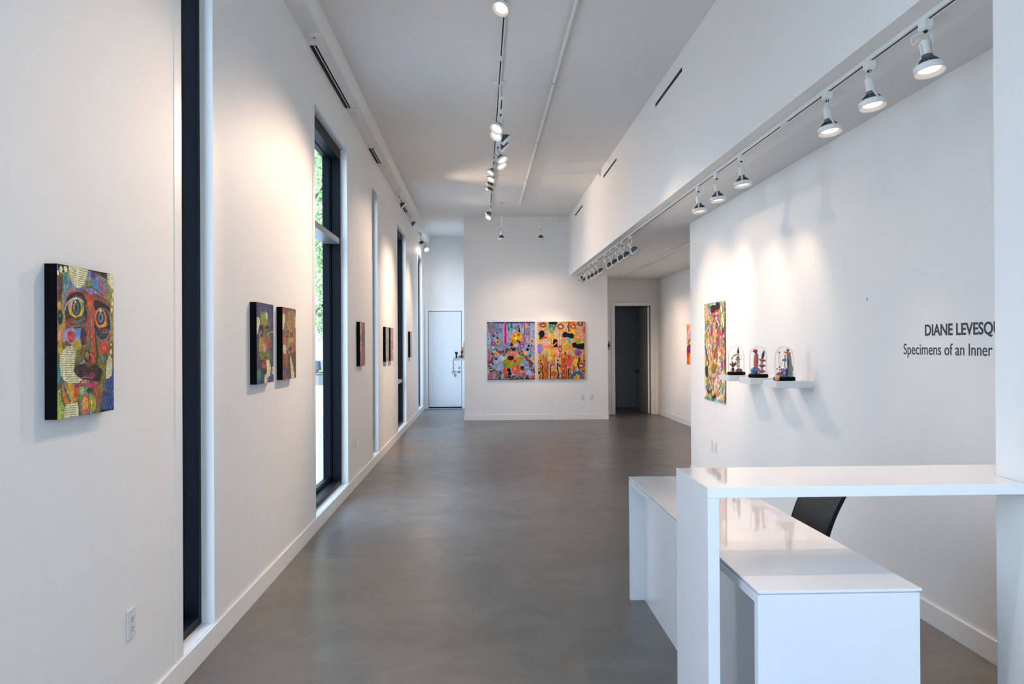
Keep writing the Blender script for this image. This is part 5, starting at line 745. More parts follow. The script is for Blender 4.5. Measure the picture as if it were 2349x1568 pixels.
P_GOLDABS=[('s','e0c860',13,[(4,247),(-1,452),(4,660)]),('s','e0c860',13,[(26,237),(30,452),(26,594)]),('s','c8a820',13,[(47,143),(53,452),(47,658)]),('s','c8a820',13,[(69,93),(65,452),(69,806)]),('s','e0c860',13,[(91,260),(85,452),(91,550)]),('s','9a9a40',13,[(112,232),(106,452),(112,674)]),('s','e0c860',13,[(134,164),(127,452),(134,799)]),('s','d8c8c0',13,[(155,273),(157,452),(155,744)]),('s','b8a8b0',13,[(177,142),(182,452),(177,611)]),('s','d8b02a',13,[(198,226),(192,452),(198,529)]),('s','e0c860',13,[(220,250),(215,452),(220,622)]),('s','e0c860',13,[(242,229),(243,452),(242,809)]),('s','e0c860',13,[(263,147),(264,452),(263,714)]),('s','9a9a40',13,[(285,297),(280,452),(285,628)]),('s','d8b02a',13,[(306,131),(310,452),(306,661)]),('s','c8a820',13,[(328,227),(334,452),(328,725)]),('s','d07a20',13,[(349,255),(349,452),(349,733)]),('s','e0c860',13,[(371,188),(364,452),(371,724)]),('s','d8b02a',13,[(393,234),(389,452),(393,611)]),('s','b8a8b0',13,[(414,112),(407,452),(414,529)]),('s','d8c8c0',13,[(436,170),(440,452),(436,609)]),('s','d07a20',13,[(457,178),(458,452),(457,544)]),('s','d8c8c0',13,[(479,276),(478,452),(479,537)]),('s','9a9a40',13,[(500,234),(503,452),(500,809)]),('s','d8b02a',13,[(522,297),(523,452),(522,686)]),('s','b8a8b0',13,[(544,129),(539,452),(544,660)]),('s','d07a20',13,[(565,287),(565,452),(565,786)]),('s','d07a20',13,[(587,235),(590,452),(587,635)]),('s','d8c8c0',13,[(608,153),(603,452),(608,761)]),('s','b8a8b0',13,[(630,112),(628,452),(630,718)]),('s','d07a20',13,[(651,235),(647,452),(651,712)]),('s','c8a820',13,[(673,295),(676,452),(673,674)]),('s','e0c860',13,[(695,260),(697,452),(695,547)]),('s','b8a8b0',13,[(716,93),(714,452),(716,732)]),('s','b8a8b0',13,[(738,107),(732,452),(738,796)]),('s','d8b02a',13,[(759,135),(761,452),(759,576)]),('s','c8a820',13,[(781,217),(781,452),(781,625)]),('s','b8a8b0',13,[(802,145),(798,452),(802,620)]),('s','c8a820',13,[(824,101),(824,452),(824,666)]),('s','e0c860',13,[(846,182),(846,452),(846,742)]),('s','b8a8b0',13,[(867,157),(864,452),(867,732)]),('s','d8b02a',13,[(889,222),(884,452),(889,527)]),('s','b8a8b0',13,[(910,108),(916,452),(910,772)]),('s','d8c8c0',13,[(932,106),(925,452),(932,740)]),('s','b8a8b0',13,[(953,135),(958,452),(953,789)]),('s','d07a20',13,[(975,255),(974,452),(975,721)]),('s','b8601a',16,[(200,692),(215,847),(200,999)]),('s','b8601a',16,[(168,572),(176,847),(168,999)]),('s','a8401c',16,[(541,724),(553,847),(541,999)]),('s','8a4a1c',16,[(127,581),(131,847),(127,999)]),('s','8a4a1c',16,[(544,643),(543,847),(544,999)]),('s','b8601a',16,[(532,721),(532,847),(532,999)]),('s','c88a2a',16,[(915,645),(919,847),(915,999)]),('s','d07a24',16,[(279,733),(275,847),(279,999)]),('s','a8401c',16,[(560,597),(568,847),(560,999)]),('s','d07a24',16,[(160,624),(147,847),(160,999)]),('s','c88a2a',16,[(755,674),(766,847),(755,999)]),('s','d07a24',16,[(701,596),(691,847),(701,999)]),('s','d07a24',16,[(871,686),(882,847),(871,999)]),('s','a8401c',16,[(794,623),(777,847),(794,999)]),('s','c88a2a',16,[(261,609),(274,847),(261,999)]),('s','a8401c',16,[(877,658),(871,847),(877,999)]),('s','d07a24',16,[(985,681),(977,847),(985,999)]),('s','a8401c',16,[(745,704),(742,847),(745,999)]),('s','8a4a1c',16,[(558,673),(546,847),(558,999)]),('s','8a4a1c',16,[(350,637),(352,847),(350,999)]),('s','8a4a1c',16,[(916,649),(934,847),(916,999)]),('s','b8601a',16,[(156,686),(145,847),(156,999)]),('s','b8601a',16,[(598,578),(615,847),(598,999)]),('s','a8401c',16,[(506,592),(492,847),(506,999)]),('s','c88a2a',16,[(964,591),(981,847),(964,999)]),('s','8a4a1c',16,[(595,578),(601,847),(595,999)]),('s','b8601a',16,[(586,617),(572,847),(586,999)]),('s','8a4a1c',16,[(521,635),(526,847),(521,999)]),('s','b8601a',16,[(115,615),(101,847),(115,999)]),('s','b8601a',16,[(322,733),(310,847),(322,999)]),('s','c88a2a',16,[(899,578),(907,847),(899,999)]),('s','b8601a',16,[(739,601),(745,847),(739,999)]),('s','a8401c',16,[(52,659),(50,847),(52,999)]),('s','a8401c',16,[(194,619),(197,847),(194,999)]),('s','c88a2a',16,[(138,629),(126,847),(138,999)]),('s','d07a24',16,[(305,581),(321,847),(305,999)]),('s','b8601a',16,[(953,575),(965,847),(953,999)]),('s','c88a2a',16,[(676,581),(674,847),(676,999)]),('s','a8401c',16,[(545,643),(551,847),(545,999)]),('s','d07a24',16,[(73,722),(84,847),(73,999)]),('e',240,286,11,9,'a8b0c0',0),('e',580,395,9,7,'d8c8c8',0),('e',544,45,19,16,'c8b050',0),('e',787,413,22,19,'c8b050',0),('e',506,128,14,12,'d0b890',0),('e',835,303,9,8,'d8c8c8',0),('e',362,342,9,8,'d0b890',0),('e',418,104,13,11,'d8c8c8',0),('e',162,335,14,12,'d0b890',0),('e',292,360,9,8,'c8b050',0),('e',449,268,8,6,'b08a9a',0),('e',369,23,16,13,'d0b890',0),('e',867,389,15,12,'b86a4a',0),('e',106,218,10,9,'8a9ab0',0),('e',524,311,16,14,'d8c8c8',0),('e',516,149,8,6,'c0a0b8',0),('e',865,123,15,12,'8a9ab0',0),('e',502,315,22,19,'d0b890',0),('e',605,391,21,17,'b86a4a',0),('e',29,123,22,19,'d0b890',0),('e',6,402,20,17,'d0b890',0),('e',664,37,13,11,'c0a0b8',0),('e',850,94,12,10,'d8c8c8',0),('e',305,379,13,11,'8a9ab0',0),('e',185,289,18,15,'a8b0c0',0),('e',487,13,12,10,'a8b0c0',0),('e',123,376,16,14,'8a9ab0',0),('e',545,170,9,8,'b86a4a',0),('e',989,445,22,18,'d0b890',0),('e',113,197,21,17,'c0a0b8',0),('e',264,319,8,6,'d0b890',0),('e',29,145,12,10,'b08a9a',0),('e',308,343,19,16,'d0b890',0),('e',846,219,21,17,'b08a9a',0),('e',47,348,12,10,'c0a0b8',0),('e',789,376,12,10,'b08a9a',0),('e',605,153,9,8,'b86a4a',0),('e',161,132,13,11,'8a9ab0',0),('e',9,30,18,15,'c0a0b8',0),('e',534,144,17,14,'8a9ab0',0),('e',298,90,17,14,'a8b0c0',0),('e',387,103,17,14,'d0b890',0),('e',264,306,7,6,'c8b050',0),('e',809,392,12,10,'c8b050',0),('e',167,177,18,15,'8a9ab0',0),('e',995,332,12,10,'a8b0c0',0),('e',582,435,14,12,'c0a0b8',0),('e',343,399,11,9,'b86a4a',0),('e',171,452,18,15,'b86a4a',0),('e',258,217,11,9,'c0a0b8',0),('e',965,115,18,15,'b08a9a',0),('e',15,411,19,16,'b86a4a',0),('e',145,365,10,9,'b86a4a',0),('e',16,48,16,14,'d0b890',0),('e',472,427,19,16,'b86a4a',0),('e',953,309,11,9,'8a9ab0',0),('e',758,417,19,16,'c0a0b8',0),('e',410,359,15,12,'b08a9a',0),('e',912,58,22,18,'d0b890',0),('e',392,67,16,13,'b08a9a',0),('e',147,245,18,15,'d8c8c8',0),('e',570,263,8,6,'c8b050',0),('e',222,388,9,7,'b08a9a',0),('e',76,364,21,17,'d0b890',0),('e',387,332,15,12,'d8c8c8',0),('e',753,210,19,16,'b08a9a',0),('e',917,185,15,12,'b08a9a',0),('e',538,59,17,14,'c8b050',0),('e',735,76,11,9,'b86a4a',0),('e',753,71,16,13,'a8b0c0',0),('e',633,600,20,17,'6a3418',0),('e',633,600,9,8,'3a2018',0),('e',583,550,20,17,'2a1a14',0),('e',107,962,14,12,'6a3418',0),('e',107,962,7,6,'3a2018',0),('e',891,911,17,14,'c83a2a',0),('e',906,943,20,17,'e0b040',0),('e',720,837,10,9,'e88a2a',0),('e',720,837,5,4,'3a2018',0),('e',71,749,17,14,'e0b040',0),('e',195,653,8,6,'e0b040',0),('e',195,653,3,3,'3a2018',0),('e',77,942,10,9,'c83a2a',0),('e',88,573,9,8,'6a3418',0),('e',506,842,14,12,'d8501e',0),('e',528,642,16,14,'c83a2a',0),('e',905,939,18,15,'b86a8a',0),('e',821,552,12,10,'6a3418',0),('e',569,983,9,8,'d8501e',0),('e',487,796,16,14,'2a1a14',0),('e',694,819,20,17,'6a3418',0),('e',694,819,9,8,'e0a080',0),('e',962,860,17,14,'6a3418',0),('e',962,860,9,7,'3a2018',0),('e',21,819,16,14,'6a3418',0),('e',21,819,8,6,'f0d080',0),('e',777,976,22,18,'e0b040',0),('e',777,976,10,9,'3a2018',0),('e',66,666,13,11,'2a1a14',0),('e',886,951,22,18,'d8501e',0),('e',984,749,10,9,'6a3418',0),('e',984,749,5,4,'3a2018',0),('e',291,532,9,7,'e88a2a',0),('e',487,873,22,18,'e88a2a',0),('e',487,873,10,9,'f0d080',0),('e',588,755,14,12,'6a3418',0),('e',61,613,13,11,'d8501e',0),('e',555,612,14,12,'d8501e',0),('e',624,772,15,12,'e0b040',0),('e',624,772,7,6,'3a2018',0),('e',545,571,18,15,'e88a2a',0),('e',545,571,9,7,'3a2018',0),('e',22,748,21,17,'b86a8a',0),('e',22,748,10,9,'f0d080',0),('e',989,684,18,15,'2a1a14',0),('e',503,881,9,7,'2a1a14',0),('e',503,881,4,4,'3a2018',0),('e',264,612,9,8,'e88a2a',0),('e',264,612,4,4,'f0d080',0),('e',865,528,8,6,'c83a2a',0),('e',926,813,17,14,'6a3418',0),('e',926,813,9,7,'f0d080',0),('e',525,857,11,9,'2a1a14',0),('e',525,857,5,4,'e0a080',0),('e',355,691,8,6,'c83a2a',0),('e',355,691,3,3,'f0d080',0),('e',423,675,18,15,'2a1a14',0),('e',388,731,11,9,'e88a2a',0),('e',303,611,24,20,'c83a2a',0),('e',865,687,20,17,'2a1a14',0),('e',865,687,9,8,'3a2018',0),('e',143,963,12,10,'c83a2a',0),('e',967,594,17,14,'c83a2a',0),('e',927,534,16,13,'d8501e',0),('e',286,753,18,15,'6a3418',0),('e',600,622,13,11,'e0b040',0),('e',348,599,24,20,'b86a8a',0),('e',348,599,12,10,'3a2018',0),('e',324,740,22,19,'d8501e',0),('e',324,740,11,9,'e0a080',0),('e',289,727,18,15,'b86a8a',0),('e',144,783,16,13,'2a1a14',0),('e',144,783,8,6,'f0d080',0),('e',41,968,14,12,'6a3418',0),('e',673,849,15,12,'d8501e',0),('e',861,634,18,15,'2a1a14',0),('e',847,919,9,7,'b86a8a',0),('e',707,975,24,20,'d8501e',0),('e',707,975,12,10,'e0a080',0),('e',460,767,22,18,'2a1a14',0),('e',460,767,10,9,'3a2018',0),('e',292,806,14,12,'c83a2a',0),('e',111,732,14,12,'e0b040',0),('e',929,653,20,17,'e0b040',0),('e',787,988,23,19,'e88a2a',0),('e',576,686,11,9,'d8501e',0),('e',576,686,5,4,'3a2018',0),('e',831,921,8,6,'b86a8a',0),('e',28,882,24,20,'2a1a14',0),('e',202,558,9,8,'b86a8a',0),('e',329,612,8,6,'6a3418',0),('e',774,915,22,18,'2a1a14',0),('e',604,688,12,10,'e0b040',0),('e',997,761,9,7,'b86a8a',0),('e',567,530,21,17,'d8501e',0),('e',567,530,10,9,'e0a080',0),('e',451,728,16,13,'e88a2a',0),('e',431,850,9,8,'c83a2a',0),('e',846,695,16,14,'e0b040',0),('e',846,695,8,6,'3a2018',0),('e',775,524,16,14,'d8501e',0),('e',424,755,16,13,'b86a8a',0),('e',424,755,8,6,'3a2018',0),('e',445,740,10,9,'2a1a14',0),('e',451,610,22,19,'c83a2a',0),('e',81,629,10,9,'d8501e',0),('e',261,923,14,12,'6a3418',0),('e',261,923,7,6,'f0d080',0),('e',81,841,19,16,'e0b040',0),('e',81,841,9,8,'3a2018',0),('e',933,812,9,8,'b86a8a',0),('e',933,812,4,4,'3a2018',0),('e',546,936,20,17,'e88a2a',0),('e',268,791,22,19,'b86a8a',0),('e',268,791,11,9,'f0d080',0),('e',776,837,22,18,'d8501e',0),('e',552,873,10,9,'6a3418',0),('e',135,704,19,16,'d8501e',0),('e',135,704,9,8,'f0d080',0),('e',901,981,18,15,'c83a2a',0),('e',901,981,9,7,'e0a080',0),('e',841,907,22,18,'6a3418',0),('e',841,907,10,9,'e0a080',0),('e',56,541,10,9,'c83a2a',0),('e',22,868,16,14,'c83a2a',0),('e',22,868,8,6,'3a2018',0),('e',875,714,13,11,'e88a2a',0),('e',858,710,9,8,'6a3418',0),('e',858,710,4,4,'e0a080',0),('e',972,738,19,16,'d8501e',0),('e',831,563,12,10,'d8501e',0),('e',831,563,6,5,'e0a080',0),('e',269,677,17,14,'e88a2a',0),('e',926,840,12,10,'e88a2a',0),('e',873,946,11,9,'e0b040',0),('e',645,879,10,9,'e0b040',0),('e',645,879,5,4,'3a2018',0),('e',575,788,24,20,'2a1a14',0),('e',575,788,12,10,'e0a080',0),('e',498,797,16,13,'2a1a14',0),('e',618,797,17,14,'b86a8a',0),('e',618,797,9,7,'f0d080',0),('e',677,904,19,16,'6a3418',0),('e',748,827,14,12,'c83a2a',0),('e',748,827,7,6,'e0a080',0),('e',59,776,9,7,'d8501e',0),('e',759,911,24,20,'e0b040',0),('e',204,839,13,11,'6a3418',0),('e',204,839,6,5,'f0d080',0),('e',69,802,16,14,'e88a2a',0),('e',69,802,8,6,'3a2018',0),('e',591,729,16,13,'e0b040',0),('e',591,729,8,6,'f0d080',0),('e',86,862,16,14,'e88a2a',0),('e',86,862,8,6,'3a2018',0),('e',638,743,9,8,'6a3418',0),('e',638,743,4,4,'3a2018',0),('e',315,78,82,72,'44788a',0),('e',289,150,52,58,'7a9a4a',0),('e',211,114,35,50,'b0b03a',0),('e',47,473,50,94,'9070c0',0),('e',755,164,52,50,'d8b020',0),('e',858,337,69,43,'9aa830',0),('e',841,538,78,65,'8a5a98',0),('e',841,553,35,29,'9a3060',0),('e',565,409,52,101,'d8b020',0),('e',255,524,43,43,'dcc830',0),('e',798,711,60,79,'e0b830',0),('e',255,624,52,29,'dccc3a',0),('e',356,131,9,7,'a0c050',0),('e',350,78,9,7,'e0e0a0',0),('e',343,91,9,7,'305070',0),('e',375,46,9,7,'305070',0),('e',288,61,9,7,'e0e0a0',0),('e',280,136,9,7,'2a5a80',0),('e',372,102,9,7,'5aa0a0',0),('e',251,45,9,7,'305070',0),('e',324,122,9,7,'2a5a80',0),('e',362,82,9,7,'a0c050',0),('e',374,100,9,7,'5aa0a0',0),('e',291,114,9,7,'a0c050',0),('e',276,130,9,7,'5aa0a0',0),('e',382,114,9,7,'e0e0a0',0),('e',317,90,9,7,'5aa0a0',0),('e',318,47,9,7,'5aa0a0',0),('e',333,128,9,7,'305070',0),('e',369,85,9,7,'5aa0a0',0),('e',262,61,9,7,'2a5a80',0),('e',374,60,9,7,'305070',0),('e',336,61,9,7,'5aa0a0',0),('e',275,133,9,7,'e0e0a0',0),('e',254,128,9,7,'305070',0),('e',328,101,9,7,'305070',0),('e',302,64,9,7,'305070',0),('e',367,77,9,7,'305070',0),('e',669,682,53,108,'d8403a',0),('e',686,696,31,29,'e84a6a',0),('e',531,797,52,58,'d0481c',0),('e',531,819,22,19,'f07a3a',0),('e',160,840,43,40,'a8501c',0),('e',341,905,69,43,'b85a20',0),('e',341,812,52,50,'e0a030',0),('e',116,60,76,47,'7a3f34',0),('o',116,60,53,33,4,'b07a68'),('e',116,60,36,13,'f0b090',0),('e',483,85,69,56,'7a3f34',0),('o',483,85,48,39,4,'b07a68'),('e',483,85,31,24,'f0b090',0),('e',742,85,66,42,'7a3f34',0),('o',742,85,46,29,4,'b07a68'),('e',742,85,31,16,'f0b090',0),('e',897,35,59,45,'7a3f34',0),('o',897,35,41,31,4,'b07a68'),('e',897,35,17,24,'f0b090',0),('e',470,477,40,60,'7a3f34',0),('o',470,477,28,42,4,'b07a68'),('e',470,477,14,29,'f0b090',0),('e',906,768,74,45,'7a3f34',0),('o',906,768,52,31,4,'b07a68'),('e',906,768,38,17,'f0b090',0),('e',470,948,60,47,'7a3f34',0),('o',470,948,42,33,4,'b07a68'),('e',470,948,17,36,'f0b090',0),('p','0b090b',[(242,2),(410,2),(414,38),(384,49),(250,47),(230,31)]),('p','0b090b',[(23,200),(47,160),(86,148),(134,160),(149,200),(147,258),(91,286),(69,304),(28,301),(39,265)]),('p','0b090b',[(319,351),(336,308),(371,298),(410,315),(423,358),(418,409),(431,445),(298,445),(324,409)]),('e',173,351,78,58,'c8b8b8',0),('s','0b090b',19,[(104,294),(142,272),(181,276)]),('e',582,225,60,49,'0b090b',0),('e',708,250,52,47,'0b090b',0),('e',643,236,52,35,'0b090b',0),('e',548,243,28,27,'0b090b',0),('s','62b096',46,[(548,329),(634,294),(703,380)]),('s','2f7a6a',6,[(582,294),(600,337)]),('s','2f7a6a',6,[(634,272),(643,329)]),('s','2f7a6a',6,[(686,322),(660,358)]),('p','0b090b',[(703,416),(729,373),(798,362),(841,396),(919,380),(972,371),(984,416),(966,489),(893,482),(755,452),(708,445)]),('e',722,27,48,32,'e8642a',0),('e',26,42,21,19,'e8642a',0),('e',22,88,12,12,'e8642a',0),('e',56,128,17,14,'e8743a',0),('e',142,153,14,12,'e8682a',0),('e',177,200,14,12,'e8682a',0),('e',923,833,14,12,'e8682a',0),('e',574,736,14,12,'e8682a',0),('e',781,614,14,12,'e8682a',0),('e',781,707,14,12,'e8682a',0),('e',86,445,14,12,'e8682a',0),('e',518,560,14,12,'e8682a',0),('e',475,585,14,12,'e8682a',0),('e',984,137,48,65,'e04458',0),('o',984,137,29,40,4,'f0a0a8'),('e',643,445,86,65,'b0a03a',0),('s','f47a62',16,[(181,329),(183,332),(183,336),(182,340),(178,344),(173,346),(166,347),(158,346),(151,343),(144,337),(141,329),(140,321),(143,312),(150,303),(160,297),(173,293),(187,293),(201,297),(213,305),(223,316),(228,329),(227,344),(221,359),(209,371),(193,381),(173,385),(151,384),(131,378),(113,366),(100,349),(94,329),(96,309),(105,289),(122,272),(145,260),(173,254),(201,256),(228,266),(251,282),(267,304),(274,329)]),('s','f47a62',19,[(659,445),(659,450),(656,454),(652,459),(646,462),(638,464),(630,464),(621,463),(612,459),(604,453),(598,445),(595,436),(594,426),(596,415),(602,405),(612,396),(624,389),(638,384),(654,383),(671,384),(687,390),(701,399),(713,411),(721,425),(725,442),(724,459),(718,476),(707,491),(690,504),(671,514),(648,520),(623,520),(599,516),(576,506),(556,492),(540,474),(530,453),(526,429),(529,405),(540,382),(557,362)]),('s','f47a62',16,[(371,571),(369,573),(366,575),(362,576),(358,577),(353,577),(349,576),(344,574),(340,572),(336,568),(333,564),(331,559),(331,554),(331,548),(333,543),(337,538),(342,533),(348,529),(355,526),(363,524),(372,524),(381,525),(389,528),(397,532),(404,537),(410,544),(414,552),(416,561),(417,570),(414,579),(410,587),(404,596),(395,603),(385,608),(374,612),(361,614),(348,614),(335,612),(323,607),(311,601),(301,592)]),('s','f47a62',14,[(860,236),(861,240),(861,244),(860,248),(858,252),(854,256),(850,259),(844,261),(837,262),(830,262),(823,261),(816,258),(810,254),(804,248),(801,242),(798,235),(798,227),(800,219),(804,211),(810,204),(818,198),(828,194),(839,191),(850,190),(862,192),(874,195),(885,201),(894,209),(901,218),(906,229),(908,240),(907,252),(903,264),(895,275),(885,285),(873,293),(858,298),(842,301),(825,301),(808,298),(793,292)]),('s','f47a62',19,[(919,265),(949,222),(958,171)]),('s','f47a62',20,[(298,437),(410,358),(513,308),(600,294)]),('s','f47a62',43,[(142,445),(229,437),(315,459),(393,481)]),('s','f47a62',20,[(99,445),(186,423),(272,416)]),('s','120c0a',17,[(651,6),(664,27),(634,92),(660,121),(643,164)]),('s','120c0a',17,[(69,718),(108,783),(82,840),(112,905),(99,991)]),('s','120c0a',17,[(272,754),(255,826),(272,883),(259,991)]),('s','120c0a',17,[(418,725),(410,812),(436,883),(410,991)]),('s','120c0a',17,[(651,812),(643,898),(660,991)]),('s','120c0a',17,[(876,653),(841,740),(867,812)]),('s','1f6aae',45,[(714,999),(729,941),(772,901),(824,887),(884,901),(928,941),(943,999)]),('e',203,747,17,14,'4a4a90',0),('e',203,747,7,6,'a0a0d0',0),('e',233,729,17,14,'4a4a90',0),('e',233,729,7,6,'a0a0d0',0),('e',298,704,17,14,'4a4a90',0),('e',298,704,7,6,'a0a0d0',0),('e',328,743,17,14,'4a4a90',0),('e',328,743,7,6,'a0a0d0',0),('e',229,704,17,14,'4a4a90',0),('e',229,704,7,6,'a0a0d0',0)]
